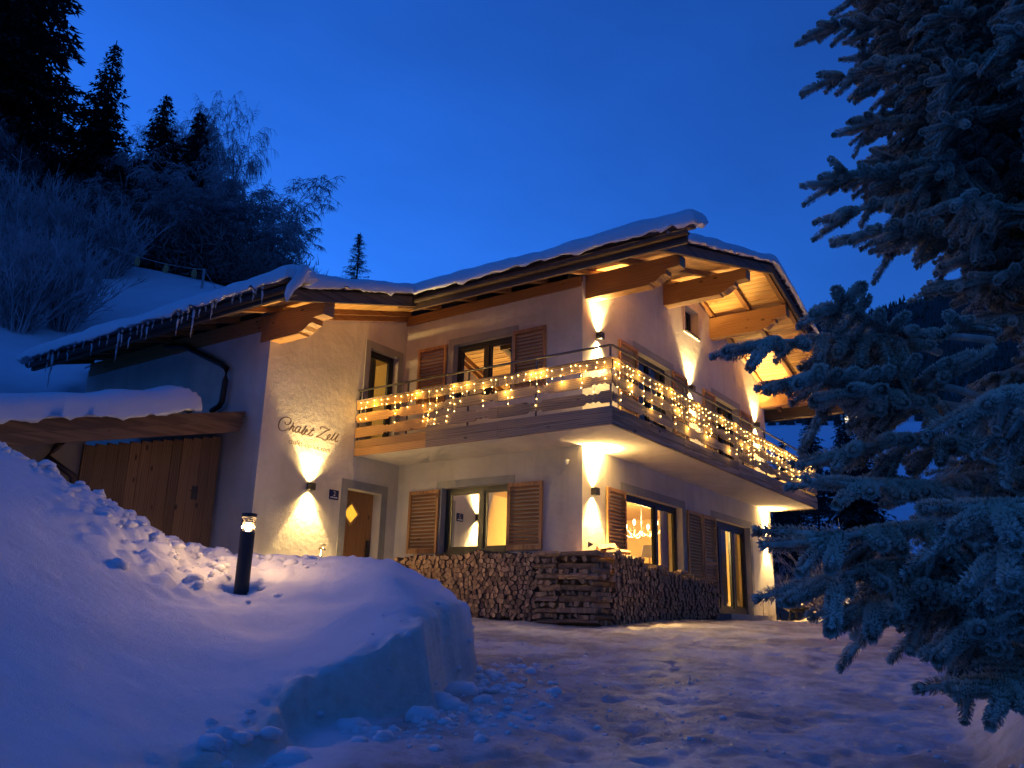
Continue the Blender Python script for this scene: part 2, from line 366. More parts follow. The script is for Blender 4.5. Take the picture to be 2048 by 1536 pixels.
def height(l, dd, detail=True):
    far = sst((dd-60)/200)
    g = np.interp(dd, GD, GZ)
    g = g+far*((l-.12*dd)*.10*np.minimum(dd/1200, 1)+fbm(l/160, dd/160, 4, 3)*dd*.035)
    # slope falls left beyond the near hill only on the right; drive relief
    road = sst((l+1.2-0*dd)/.5)*sst((3.3+(dd-5)*.42-l)/.6)*sst((24-dd)/4)
    g = g+(fbm(l*1.3, dd*1.3, 4, 11)*.035+fbm(l*6, dd*6, 4, 21, .6)*.022-np.maximum(0, fbm(l*4.5, dd*4.5, 2, 25)-.18)*.06)*np.where(dd < 40, 1, 0)
    # berm on the right of the drive, heap beside the far corner
    bm = sst((l-(2.55+(dd-5)*.46))/.55)*sst((dd-2)/2)*sst((26-dd)/8)
    g = g+bm*(.42+fbm(l*1.1, dd*1.1, 3, 5)*.22)*np.interp(dd, [5, 8, 14, 19], [1.0, .5, .35, .8])
    for (hl, hd, hh, hr) in ((8.3, 19.0, .62, .9), (7.7, 19.6, .35, .5), (9.3, 19.5, .8, 1.2), (7.2, 20.3, .22, .35), (10.5, 18, .5, 1.5), (11.5, 20.5, .9, 2.0)):
        q = np.exp(-((l-hl)**2+(dd-hd)**2)/hr**2); g = g+q*hh*(1+.5*fbm(l*3, dd*3, 3, 8))
    hl = hillf(l, dd)+fbm(l*.35, dd*.35, 4, 31)*.5
    hm = sst((60-dd)/15)*sst((-l+2+.0*dd)/3)
    hl = np.where(dd > 45, np.minimum(hl, 26), hl)
    z = np.maximum(g, hl*hm+(1-hm)*-50)
    z = np.where((dd > 45) & (l < -2), np.maximum(z, np.minimum(26, hillf(np.maximum(l, -60), np.minimum(dd, 50)))*sst((260-dd)/150)), z)
    eL = np.interp(dd, EDX, EDL)+fbm(dd*1.3, dd*0+3.3, 3, 77)*.20+fbm(l*3, dd*3, 3, 79)*.06+fbm(l*0+2.2, dd*7, 2, 78)*.03
    bk = bankf(np.clip(l, -10, 2), np.clip(dd, 2, 11.5))+fbm(l*.9, dd*.9, 3, 41)*.05+fbm(l*2.4, dd*2.4, 4, 43)*.018-.10*np.exp(-((l+1.35)/.35)**2-((dd-7.75)/.22)**2)-.07*np.exp(-((l+2.0)/.3)**2-((dd-7.3)/.25)**2)
    rub = 1.1*np.exp(-((l+3.15)/.85)**2-((dd-8.05)/.55)**2)+np.exp(-((l+4.2)/1.5)**2-((dd-8.85)/.5)**2)+.5*np.exp(-((l+2.0)/1.2)**2-((dd-8.9)/.3)**2)
    bk = bk+rub*np.minimum(.11, np.abs(fbm(l*5, dd*5, 4, 44, .52))*.30)
    mk = sst((eL+.05-l)/.13)*sst((11.6-dd)/.8)*sst((dd-1.0)/1.5)
    lip = -np.minimum(0, bk-g)
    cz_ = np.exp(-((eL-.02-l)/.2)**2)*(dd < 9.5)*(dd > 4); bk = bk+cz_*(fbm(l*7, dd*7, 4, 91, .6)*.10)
    hole = np.exp(-(((l+2.45)**2+(dd-8.02)**2)/.045))
    bk = bk-hole*.10
    zb = g+(bk-g)*mk
    z = np.maximum(z, np.where(mk > 0, zb, -50))
    # the house stands on level ground
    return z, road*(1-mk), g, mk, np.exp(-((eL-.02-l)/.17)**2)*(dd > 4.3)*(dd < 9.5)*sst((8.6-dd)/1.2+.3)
def build_ground():
    def axis(fine0, fine1, step, growth, lim0, lim1):
        a = list(np.arange(fine0, fine1+1e-6, step)); s = step; x = fine1
        while x < lim1: s *= growth; x += s; a.append(x)
        s = step; x = fine0; lo = []
        while x > lim0: s *= growth; x -= s; lo.append(x)
        return np.array(lo[::-1]+a)
    ls = axis(-5.5, 4.2, .035, 1.07, -1700, 1700); ds = axis(4.4, 11.0, .035, 1.045, -60, 1700)
    Lg, Dg = np.meshgrid(ls, ds); z, road, g, mk, cut_warm = height(Lg, Dg)
    X = CAM.x+Dg*FW.x+Lg*RT.x; Y = CAM.y+Dg*FW.y+Lg*RT.y
    inside = (X > -3.0) & (X < 9.0) & (Y > .2) & (Y < 10.8) & ((X > 0) | (Y > 4.3))
    z = np.where(inside, np.minimum(z, -.3), z)
    near = (Dg > 12) & (Dg < 26)
    dh = np.maximum(np.maximum(-X-.0, X-9.2), np.maximum(-Y, 0))      # distance in front of the facades
    sand = sst((1.9-dh)/1.3)*sst((X+.9)/.5)*(Y < .5)*near
    nr, nc = z.shape; idx = np.arange(nr*nc).reshape(nr, nc)
    f = np.stack([idx[:-1, :-1], idx[:-1, 1:], idx[1:, 1:], idx[1:, :-1]], -1).reshape(-1, 4)
    forest = sst((Dg-330)/200)
    v = np.stack([X, Y, z], -1).reshape(-1, 3)
    me = npmesh('snowy_ground', v, f, 'ground', True, {'road': np.maximum(road, sand).ravel(), 'sand': sand.ravel(), 'cut_warm': cut_warm.ravel(), 'forest': forest.ravel()})
    o = bpy.data.objects.new('snowy_ground', me); COL.objects.link(o); tag(o, kind='structure')
build_ground()
def gz(l, dd):
    return float(height(np.array([float(l)]), np.array([float(dd)]))[0][0])
def gxy(x, y):
    v = Vector((x, y, 0))-CAM; dd = v.x*FW.x+v.y*FW.y; l = v.x*RT.x+v.y*RT.y
    return gz(l, dd)

# ---------------------------------------------------------------- the chalet
RX = 4.62; RZ = 7.06
def zs(x): return RZ-.295*(RX-x) if x < RX else RZ-.268*(x-RX)     # underside of the rafters
chalet = thing('chalet', 'white plastered alpine chalet with wooden balcony and snow covered gable roof', 'house', (0, 0, 0))
LX = 9.23; LY = 4.03; WX = -3.26
def wallpanel(name, ax, pos, u0, u1, z0, top, holes, inward, mat='plaster', th=.3, label=None):
    """upright wall; ax 'y' = plane y=pos running along x, ax 'x' = plane x=pos running along y. top(u) gives its height."""
    mb = MB()
    us = sorted(set([u0, u1]+[h[0] for h in holes]+[h[1] for h in holes]+([RX] if ax == 'y' and u0 < RX < u1 else [])))
    def pt(u_, z, dpt): return (u_, pos+dpt*inward, z) if ax == 'y' else (pos+dpt*inward, u_, z)
    for a, b_ in zip(us[:-1], us[1:]):
        hs = sorted([h for h in holes if h[0] <= a+1e-6 and h[1] >= b_-1e-6], key=lambda h: h[2])
        z = z0
        for h in hs+[None]:
            if h is None:
                q = [pt(a, z, 0), pt(b_, z, 0), pt(b_, top(b_), 0), pt(a, top(a), 0)]
                q2 = [pt(a, z, th), pt(b_, z, th), pt(b_, top(b_), th), pt(a, top(a), th)]
            else:
                q = [pt(a, z, 0), pt(b_, z, 0), pt(b_, h[2], 0), pt(a, h[2], 0)]
                q2 = [pt(a, z, th), pt(b_, z, th), pt(b_, h[2], th), pt(a, h[2], th)]
                z = h[3]
            if abs(q[3][2]-q[0][2]) > 1e-4: mb.add(q, [(0, 1, 2, 3)]); mb.add(q2, [(3, 2, 1, 0)])
    for h in holes:
        a, b_, c0, c1 = h
        mb.add([pt(a, c0, 0), pt(b_, c0, 0), pt(b_, c1, 0), pt(a, c1, 0), pt(a, c0, th), pt(b_, c0, th), pt(b_, c1, th), pt(a, c1, th)],
               [(0, 1, 5, 4), (1, 2, 6, 5), (2, 3, 7, 6), (3, 0, 4, 7)])
    return part(name, mb, mat, chalet, label=label)
HG = [(1.46, 3.88, .72, 2.14), (5.5, 7.66, .17, 2.13), (2.02, 3.50, 2.95, 4.90), (5.85, 7.25, 2.95, 4.90), (4.30, 5.02, 6.02, 6.60)]
HL_ = [(1.46, 2.93, 1.03, 2.19), (1.46, 2.80, 3.80, 4.90)]
HC = [(-1.28, -.42, 0, 2.1), (-.96, -.20, 2.95, 4.79)]
wallpanel('gable_wall', 'y', 0, 0, LX, -.5, lambda x: zs(x)+.13, HG, 1)
wallpanel('side_wall', 'x', 0, .3, LY, -.5, lambda y: 5.58, HL_, 1)
wallpanel('wing_wall', 'y', LY, WX, 0, -.5, lambda x: zs(x)+.1, HC, 1)
wallpanel('wing_side_wall', 'x', WX, LY+.3, 9.6, -.5, lambda y: 4.55, [], 1)
wallpanel('far_side_wall', 'x', LX, .3, 9.6, -.5, lambda y: zs(LX)+.1, [], -1)
part('corner_return', MB().add([(0, 0, -.5), (0, .3, -.5), (0, .3, 5.58), (0, 0, 5.58)], [(0, 1, 2, 3)]), 'plaster', chalet)
part('corner_return', MB().add([(WX, LY, -.5), (WX, LY+.3, -.5), (WX, LY+.3, 4.55), (WX, LY, 4.55)], [(0, 1, 2, 3)]), 'plaster', chalet)
part('corner_return', MB().add([(LX, 0, -.5), (LX, .3, -.5), (LX, .3, zs(LX)), (LX, 0, zs(LX))], [(3, 2, 1, 0)]), 'plaster', chalet)
part('back_wall', MB().box(WX, LX, 9.6, 9.7, -.5, 4.6), 'plaster', chalet)
# floors and inner rooms (light stays inside)
def room(name, x0, x1, y0, y1, z0, z1, mats=('room', 'roomfloor')):
    mb = MB()
    v = [(x, y, z) for z in (z0, z1) for y in (y0, y1) for x in (x0, x1)]
    mb.add(v, [(0, 1, 3, 2)], 1); mb.add(v, [(4, 6, 7, 5), (2, 3, 7, 6), (1, 5, 7, 3)], 0)
    return mb
def openroom(name, x0, x1, y0, y1, z0, z1, faces, parent=chalet):
    v = [(x, y, z) for z in (z0, z1) for y in (y0, y1) for x in (x0, x1)]
    F_ = {'floor': (0, 1, 3, 2), 'ceil': (4, 6, 7, 5), 'y0': (0, 4, 5, 1), 'y1': (2, 3, 7, 6), 'x0': (0, 2, 6, 4), 'x1': (1, 5, 7, 3)}
    mb = MB()
    for k in faces: mb.add(v, [F_[k]], 1 if k == 'floor' else 0)
    return part(name, mb, ['room', 'roomfloor'], parent)
openroom('living_room_lining', .305, 8.92, .305, 4.35, .12, 2.62, ['floor', 'ceil', 'y1', 'x1'])
openroom('upper_room_lining', .305, 8.92, .305, 4.35, 2.96, 5.4, ['floor', 'ceil', 'y1', 'x1'])
openroom('wing_room_lining', -2.95, .25, 4.36, 7.5, 2.96, 4.9, ['floor', 'y1', 'x0', 'x1', 'ceil'])
openroom('hall_lining', -2.95, .25, 4.36, 7.5, -.05, 2.6, ['floor', 'y1', 'x0', 'x1', 'ceil'])

def surround(ax, pos, sgn, u0, u1, z0, z1, w=.15, bottom=False):
    """painted band round an opening, 6 mm proud of the wall (sgn = outward direction)"""
    mb = MB(); t = .012*sgn
    def bx(a, b_, c, e_):
        lo, hi = sorted((pos+.0005*sgn, pos+t))
        if ax == 'y': mb.box(a, b_, lo, hi, c, e_)
        else: mb.box(lo, hi, a, b_, c, e_)
    bx(u0-w, u1+w, z1, z1+w); bx(u0-w, u0, z0, z1); bx(u1, u1+w, z0, z1)
    if bottom: bx(u0-w, u1+w, z0-w*.7, z0)
    return part('window_surround', mb, 'trim', chalet)
def window(ax, pos, sgn, u0, u1, z0, z1, mull=(), rec=.12, fw=.075, name='window', sill=True, transom=()):
    """dark framed window recessed rec behind the wall face; frame > pane"""
    mb = MB(); a = pos-rec*sgn; b_ = pos-(rec+.07)*sgn; lo, hi = sorted((a, b_))
    def bx(p, q, c, e_, lo_=lo, hi_=hi):
        if ax == 'y': mb.box(p, q, lo_, hi_, c, e_)
        else: mb.box(lo_, hi_, p, q, c, e_)
    bx(u0, u1, z1-fw, z1); bx(u0, u1, z0, z0+fw); bx(u0, u0+fw, z0+fw, z1-fw); bx(u1-fw, u1, z0+fw, z1-fw)
    for mu in mull: bx(mu-fw*.6, mu+fw*.6, z0+fw, z1-fw, lo-.012, hi+.012)
    # inner sash lines
    edges = [u0+fw]+[x for mu in mull for x in (mu-fw*.6, mu+fw*.6)]+[u1-fw]
    o = part(name, mb, 'anthracite', chalet)
    for p, q in zip(edges[::2], edges[1::2]):
        s = MB(); sw = .045
        l2, h2 = lo+.012, hi-.012
        def sb(p_, q_, c, e_, l_=l2, h_=h2):
            if ax == 'y': s.box(p_, q_, l_, h_, c, e_)
            else: s.box(l_, h_, p_, q_, c, e_)
        sb(p, q, z1-fw-sw, z1-fw); sb(p, q, z0+fw, z0+fw+sw); sb(p, p+sw, z0+fw+sw, z1-fw-sw); sb(q-sw, q, z0+fw+sw, z1-fw-sw)
        part('sash', s, 'anthracite', o)
        g = MB(); gm = (lo+hi)/2
        if ax == 'y': g.add([(p+sw, gm, z0+fw+sw), (q-sw, gm, z0+fw+sw), (q-sw, gm, z1-fw-sw), (p+sw, gm, z1-fw-sw)], [(0, 1, 2, 3)])
        else: g.add([(gm, p+sw, z0+fw+sw), (gm, q-sw, z0+fw+sw), (gm, q-sw, z1-fw-sw), (gm, p+sw, z1-fw-sw)], [(0, 1, 2, 3)])
        part('pane', g, 'glass', o)
    if sill:
        s = MB()
        if ax == 'y': s.box(u0-.03, u1+.03, pos-.05, pos+rec, z0-.03, z0-.002)
        else: s.box(pos-.05, pos+rec, u0-.03, u1+.03, z0-.03, z0-.002)
        part('sill', s, 'anthracite', o)
    return o
SLAT = {}
def shutter(ax, pos, sgn, u0, u1, z0, z1, pitch=.062, mid=False):
    """louvred leaf lying open against the wall; leaf > slats"""
    t0, t1 = .02, .055; lo, hi = sorted((pos+t0*sgn, pos+t1*sgn)); st = .055
    mb = MB()
    def bx(p, q, c, e_):
        if ax == 'y': mb.box(p, q, lo, hi, c, e_)
        else: mb.box(lo, hi, p, q, c, e_)
    bx(u0, u0+st, z0, z1); bx(u1-st, u1, z0, z1); bx(u0+st, u1-st, z1-.06, z1); bx(u0+st, u1-st, z0, z0+.08)
    if mid: bx(u0+st, u1-st, (z0+z1)/2-.03, (z0+z1)/2+.03)
    o = part('shutter', mb, 'shutter', chalet)
    w = round(u1-u0-2*st, 3); key = w
    if key not in SLAT:
        s = MB(); h2 = w/2; T = .008
        ca, sa = math.cos(.75), math.sin(.75); hw = .032
        pr = [(-hw, -T/2), (hw, -T/2), (hw, T/2), (-hw, T/2)]
        pts = [(p[0]*ca-p[1]*sa, -(p[0]*sa+p[1]*ca)) for p in pr]      # (out, z)
        s.add([(x, q[0], q[1]) for x in (-h2, h2) for q in pts], [(0, 1, 2, 3), (7, 6, 5, 4), (0, 4, 5, 1), (1, 5, 6, 2), (2, 6, 7, 3), (3, 7, 4, 0)])
        SLAT[key] = s.mesh('slat', 'slat')
    n = int((z1-z0-.14)/pitch)
    uc = (u0+u1)/2; pc = (lo+hi)/2
    rz = {('y', -1): math.pi, ('x', -1): math.pi/2}[(ax, sgn)]
    for i in range(n):
        z = z0+.08+(i+.5)*((z1-z0-.14)/n)
        if mid and abs(z-(z0+z1)/2) < .05: continue
        inst('slat', SLAT[key], o, (uc, pc, z) if ax == 'y' else (pc, uc, z), (RND.uniform(-.06, .06), 0, rz))
    return o
# ground floor
surround('y', 0, -1, 1.46, 3.88, .72, 2.14); window('y', 0, -1, 1.46, 3.88, .72, 2.14, (2.95,), name='living_room_window')
shutter('y', 0, -1, .76, 1.43, .72, 2.13); shutter('y', 0, -1, 4.06, 4.78, .72, 2.13)
shutter('y', 0, -1, 4.84, 5.52, .2, 2.13, mid=True)
surround('y', 0, -1, 5.5, 7.66, .17, 2.13); window('y', 0, -1, 5.5, 7.66, .17, 2.13, (6.09, 6.88), fw=.12, name='terrace_door', sill=False)
mb = MB(); mb.box(5.3, 7.85, -.38, -.02, .0, .165); part('door_step', mb, 'trim', chalet)
surround('x', 0, -1, 1.46, 2.93, 1.03, 2.19, .13); window('x', 0, -1, 1.46, 2.93, 1.03, 2.19, (2.1,), name='kitchen_window')
shutter('x', 0, -1, 2.97, 3.68, 1.04, 2.17); shutter('x', 0, -1, .74, 1.44, 1.04, 2.17)
# upper floor
surround('x', 0, -1, 1.46, 2.80, 3.80, 4.90, .13); window('x', 0, -1, 1.46, 2.80, 3.80, 4.90, (2.1,), name='upper_window')
shutter('x', 0, -1, 2.95, 3.65, 3.80, 4.93); shutter('x', 0, -1, .72, 1.41, 3.80, 4.91)
surround('y', 0, -1, 2.0, 3.52, 2.95, 4.90); window('y', 0, -1, 2.02, 3.50, 2.95, 4.90, (2.76,), name='balcony_door', sill=False)
shutter('y', 0, -1, 1.26, 1.98, 3.0, 4.90, mid=True); shutter('y', 0, -1, 3.56, 4.27, 3.0, 4.90, mid=True)
surround('y', 0, -1, 5.83, 7.27, 2.95, 4.90); window('y', 0, -1, 5.85, 7.25, 2.95, 4.90, (6.55,), name='balcony_door', sill=False)
shutter('y', 0, -1, 5.13, 5.80, 3.0, 4.90, mid=True); shutter('y', 0, -1, 7.36, 8.10, 3.0, 4.90, mid=True)
window('y', 0, -1, 4.30, 5.02, 6.02, 6.60, (), .16, .05, 'attic_window')
mb = MB(); mb.box(4.24, 4.30, -.03, -.001, 5.96, 6.66); mb.box(5.02, 5.08, -.03, -.001, 5.96, 6.66); mb.box(4.30, 5.02, -.03, -.001, 6.60, 6.66); mb.box(4.30, 5.02, -.03, -.001, 5.96, 6.02)
part('attic_window_surround', mb, 'plaster', chalet)
# wing wall: upper balcony door, entrance
surround('y', LY, -1, -.96, -.20, 2.95, 4.79, .13); window('y', LY, -1, -.96, -.20, 2.95, 4.79, (), name='balcony_door', sill=False)
surround('y', LY, -1, -1.28, -.42, 0, 2.1, .15)
door = MB(); door.box(-1.28, -.42, LY+.2, LY+.26, 0, 2.1)
dr = part('entrance_door', door, 'door', chalet)
dm = MB(); cx, cz = -.98, 1.69
for k in range(4):
    a, b_ = [(0, .17), (.17, 0), (0, -.17), (-.17, 0)][k], [(.17, 0), (0, -.17), (-.17, 0), (0, .17)][k]
    s_ = 1.25
    dm.hexa([(cx+a[0], LY+.17, cz+a[1]), (cx+b_[0], LY+.17, cz+b_[1]), (cx+b_[0]*s_, LY+.17, cz+b_[1]*s_), (cx+a[0]*s_, LY+.17, cz+a[1]*s_),
             (cx+a[0], LY+.2, cz+a[1]), (cx+b_[0], LY+.2, cz+b_[1]), (cx+b_[0]*s_, LY+.2, cz+b_[1]*s_), (cx+a[0]*s_, LY+.2, cz+a[1]*s_)])
part('diamond_frame', dm, 'honey', dr)
dm = MB(); dm.add([(cx, LY+.185, cz+.17), (cx+.17, LY+.185, cz), (cx, LY+.185, cz-.17), (cx-.17, LY+.185, cz)], [(0, 1, 2, 3)]); part('diamond_pane', dm, 'diamond', dr)
dm = MB(); dm.box(-.54, -.50, LY+.14, LY+.2, .85, 1.25); dm.tube([(-.52, LY+.15, 1.05), (-.52, LY+.12, 1.05), (-.63, LY+.12, 1.05)], .012, 6); part('door_handle', dm, 'metal', dr)
# lettering painted on the wing wall
LET = [[(-2.794, 2.979), (-2.785, 2.948), (-2.738, 2.942), (-2.691, 2.974), (-2.672, 3.016), (-2.686, 3.05), (-2.734, 3.063), (-2.798, 3.053), (-2.868, 3.02), (-2.91, 2.959), (-2.921, 2.898), (-2.906, 2.849), (-2.861, 2.821), (-2.807, 2.825), (-2.754, 2.85), (-2.704, 2.89)], [(-2.699, 2.85), (-2.668, 2.904), (-2.632, 2.956), (-2.61, 3.006)], [(-2.699, 2.85), (-2.663, 2.898), (-2.625, 2.939), (-2.597, 2.941), (-2.616, 2.9), (-2.625, 2.86), (-2.605, 2.853), (-2.58, 2.877)], [(-2.465, 2.952), (-2.504, 2.956), (-2.544, 2.929), (-2.567, 2.883), (-2.558, 2.851), (-2.525, 2.854), (-2.491, 2.887), (-2.463, 2.934), (-2.448, 2.964)], [(-2.463, 2.934), (-2.485, 2.88), (-2.477, 2.852), (-2.445, 2.866), (-2.416, 2.902)], [(-2.416, 2.902), (-2.369, 2.949), (-2.336, 3.005), (-2.361, 2.966), (-2.4, 2.89), (-2.425, 2.855), (-2.404, 2.84), (-2.373, 2.865)], [(-2.373, 2.865), (-2.333, 2.895), (-2.303, 2.931), (-2.319, 2.943), (-2.345, 2.916), (-2.36, 2.875), (-2.347, 2.847), (-2.308, 2.851), (-2.273, 2.88)], [(-2.168, 2.996), (-2.211, 2.942), (-2.263, 2.878), (-2.26, 2.852), (-2.211, 2.858), (-2.17, 2.885)], [(-2.257, 2.956), (-2.203, 2.951), (-2.139, 2.961)], [(-2.014, 3.004), (-2.023, 3.033), (-1.99, 3.059), (-1.924, 3.057), (-1.861, 3.046), (-1.799, 3.039)], [(-1.799, 3.039), (-1.868, 3.017), (-1.944, 2.963), (-2.027, 2.901), (-2.112, 2.85)], [(-2.112, 2.85), (-2.043, 2.863), (-1.982, 2.855), (-1.929, 2.838), (-1.884, 2.843), (-1.876, 2.86)], [(-1.876, 2.86), (-1.823, 2.893), (-1.782, 2.94), (-1.795, 2.957), (-1.833, 2.93), (-1.854, 2.887), (-1.84, 2.859), (-1.799, 2.863), (-1.762, 2.897)], [(-1.762, 2.897), (-1.716, 2.953), (-1.671, 3.013), (-1.707, 2.962), (-1.747, 2.9), (-1.754, 2.871), (-1.728, 2.868), (-1.689, 2.895)], [(-1.689, 2.895), (-1.638, 2.952), (-1.587, 3.013), (-1.619, 2.971), (-1.663, 2.892), (-1.659, 2.861), (-1.623, 2.864), (-1.6, 2.888)]]
def smoothline(p, k=5):
    p = [Vector((a, b_, 0)) for a, b_ in p]; o = []
    q = [p[0]]+p+[p[-1]]
    for i in range(1, len(q)-2):
        for j in range(k):
            t = j/k; a, b_, c, e = q[i-1], q[i], q[i+1], q[i+2]
            o.append(.5*((2*b_)+(c-a)*t+(2*a-5*b_+4*c-e)*t*t+(3*b_-a-3*c+e)*t**3))
    o.append(p[-1]); return o
def ribbon(mb, line, y, w):
    n = len(line); v = []
    for i, p in enumerate(line):
        t = (line[min(i+1, n-1)]-line[max(i-1, 0)]); t = t.normalized() if t.length > 0 else Vector((1, 0, 0))
        ww = w*(.55+.9*abs(t.y)*(1 if t.y < 0 else .7)); nn_ = Vector((-t.y, t.x, 0))*ww
        v += [(p.x+nn_.x, y, p.y+nn_.y), (p.x-nn_.x, y, p.y-nn_.y)]
    mb.add(v, [(2*i, 2*i+2, 2*i+3, 2*i+1) for i in range(n-1)])
mb = MB()
for s_ in LET: ribbon(mb, smoothline(s_), LY-.0008, .0088)
part('script_lettering', mb, 'lettering', chalet, label='painted script lettering Chalet Zell')
def text(body, x0, z0, width, h, y, name, mat, parent, yflip=False):
    cu = bpy.data.curves.new('tx', 'FONT'); cu.body = body; cu.size = 1
    ob = bpy.data.objects.new('tx', cu); COL.objects.link(ob); bpy.context.view_layer.update()
    dg = bpy.context.evaluated_depsgraph_get(); me = bpy.data.meshes.new_from_object(ob.evaluated_get(dg))
    bpy.data.objects.remove(ob); co = [v.co.copy() for v in me.vertices]
    xa, xb = min(c.x for c in co), max(c.x for c in co); ya, yb = min(c.y for c in co), max(c.y for c in co)
    og = org(parent)
    for v in me.vertices:
        X = x0+(v.co.x-xa)/(xb-xa)*width; Z = z0+(v.co.y-ya)/(yb-ya)*h
        v.co = (X-og[0], y-og[1], Z-og[2])
    me.materials.clear(); me.materials.append(M[mat]); me.name = name
    o = bpy.data.objects.new(name, me); COL.objects.link(o); o.parent = parent; ORG[o.name] = og; return o
t_ = text('chalet-alp-lux.com', -2.681, 2.615, .915, .105, LY-.0008, 'web_address_lettering', 'lettering', chalet)

# ---- roof
roof = part('roof', (lambda mb: mb.hexa([(-4.25, 2.8, zs(-4.25)+.11), (RX, 2.8, zs(RX)+.11), (RX, 9.9, zs(RX)+.11), (-4.25, 9.9, zs(-4.25)+.11), (-4.25, 2.8, zs(-4.25)+.165), (RX, 2.8, zs(RX)+.165), (RX, 9.9, zs(RX)+.165), (-4.25, 9.9, zs(-4.25)+.165)])
    .hexa([(-1.2, -1.8, zs(-1.2)+.11), (RX, -1.8, zs(RX)+.11), (RX, 2.8, zs(RX)+.11), (-1.2, 2.8, zs(-1.2)+.11), (-1.2, -1.8, zs(-1.2)+.165), (RX, -1.8, zs(RX)+.165), (RX, 2.8, zs(RX)+.165), (-1.2, 2.8, zs(-1.2)+.165)])
    .hexa([(RX, -1.8, zs(RX)+.11), (10.5, -1.8, zs(10.5)+.11), (10.5, 11.2, zs(10.5)+.11), (RX, 11.2, zs(RX)+.11), (RX, -1.8, zs(RX)+.165), (10.5, -1.8, zs(10.5)+.165), (10.5, 11.2, zs(10.5)+.165), (RX, 11.2, zs(RX)+.165)]))(MB()), 'fascia', chalet)
def slopeang(x): return math.atan(.295) if x < RX else -math.atan(.268)
# soffit boards: run along y, each its own object
def boardmesh(w, ln, t, mat):
    mb = MB(); c = .006
    mb.add([(x, y, z) for y in (0, ln) for (x, z) in ((-w/2, .0), (-w/2, t), (w/2, t), (w/2, 0), (w/2-c, -c), (-w/2+c, -c))],
           [(0, 1, 2, 3, 4, 5), (11, 10, 9, 8, 7, 6)]+[(i, 6+i, 6+(i+1) % 6, (i+1) % 6) for i in range(6)])
    return mb.mesh('soffit_board', mat)
bw = .145
bm_front = boardmesh(bw-.006, 1.78, .02, 'soffit'); bm_side = boardmesh(bw-.006, 2.7, .02, 'soffit'); bm_wing = boardmesh(bw-.006, 1.2, .02, 'soffit')
def boards(me, x0, x1, y):
    n = int(abs(x1-x0)/(bw*.965))
    for i in range(n):
        x = x0+(i+.5)*(x1-x0)/n
        inst('soffit_board', me, roof, (x, y, zs(x)+.104+RND.uniform(0, .003)), (0, -slopeang(x), 0))
boards(bm_front, -1.15, RX-.02, -1.79); boards(bm_front, RX+.02, 10.45, -1.79); boards(bm_side, -1.15, -.02, .02); boards(bm_wing, -4.2, -.02, 2.82)
boards(boardmesh(bw-.006, 5.8, .02, 'soffit'), -4.2, WX-.02, 4.05); boards(boardmesh(bw-.006, 11, .02, 'soffit'), LX+.02, 10.45, .02)
def sloped(mb, x0, x1, y0, y1, dz0, dz1):
    mb.hexa([(x0, y0, zs(x0)+dz0), (x1, y0, zs(x1)+dz0), (x1, y1, zs(x1)+dz0), (x0, y1, zs(x0)+dz0), (x0, y0, zs(x0)+dz1), (x1, y0, zs(x1)+dz1), (x1, y1, zs(x1)+dz1), (x0, y1, zs(x0)+dz1)]); return mb
for y in (-.055, -.90, -1.70):
    part('rafter', sloped(MB(), -1.12, RX, y-.05, y+.045, 0, .098), 'beam_x', roof)
    part('rafter', sloped(MB(), RX+.002, 10.42, y-.05, y+.045, 0, .098), 'beam_x', roof)
for y in (.75, 1.55, 2.35, 3.2): part('rafter', sloped(MB(), -1.12, -.01, y-.05, y+.05, 0, .098), 'beam_x', roof)
for y in (2.87, 3.97): part('rafter', sloped(MB(), -4.18, -.01 if y > 3 else -1.2, y-.045, y+.045, 0, .098), 'beam_x', roof)
for i in range(8): part('rafter', sloped(MB(), -4.18, WX-.0, 4.9+i*.66, 5.0+i*.66, 0, .098), 'beam_x', roof)
for i in range(12): part('rafter', sloped(MB(), LX+.0, 10.42, .8+i*.8, .9+i*.8, 0, .098), 'beam_x', roof)
# verge boards and tiles
part('verge_board', sloped(MB(), -1.12, RX, -1.86, -1.802, -.05, .125), 'fascia', roof)
part('verge_board', sloped(MB(), RX+.001, 10.5, -1.86, -1.802, -.05, .125), 'fascia', roof)
part('verge_board', sloped(MB(), -4.2, -1.22, 2.70, 2.78, -.07, .11), 'fascia', roof)
def tiles(x0, x1, y, step=.185):
    mb = MB(); mb.prism([(-.085, .0), (.085, .0), (.085, .035), (.03, .05), (-.05, .045), (-.085, .02)], lambda a, b_, w: (a, w, b_), -.06, .22); me = mb.mesh('verge_tile', 'tile')
    n = int((x1-x0)/step)
    for i in range(n):
        x = x0+(i+.5)*(x1-x0)/n
        inst('verge_tile', me, roof, (x, y+RND.uniform(-.012, .012), zs(x)+.165+RND.uniform(-.006, .012)), (0, -slopeang(x)+RND.uniform(-.05, .05), 0))
tiles(-1.2, RX, -1.86); tiles(RX, 10.5, -1.86); tiles(-4.25, -1.25, 2.72)
def etiles(x, y0, y1, step=.24):
    mb = MB(); mb.prism([(-.11, 0), (.11, 0), (.11, .04), (.04, .06), (-.05, .05), (-.11, .02)], lambda a, b_, w: (w, a, b_), -.07, .2); me = mb.mesh('eave_tile', 'tile')
    n = int((y1-y0)/step)
    for i in range(n):
        y = y0+(i+.5)*(y1-y0)/n
        inst('eave_tile', me, roof, (x, y, zs(x)+.165+RND.uniform(-.006, .01)), (RND.uniform(-.04, .04), -math.atan(.295), 0))
etiles(-1.2, -2.35, 2.75)
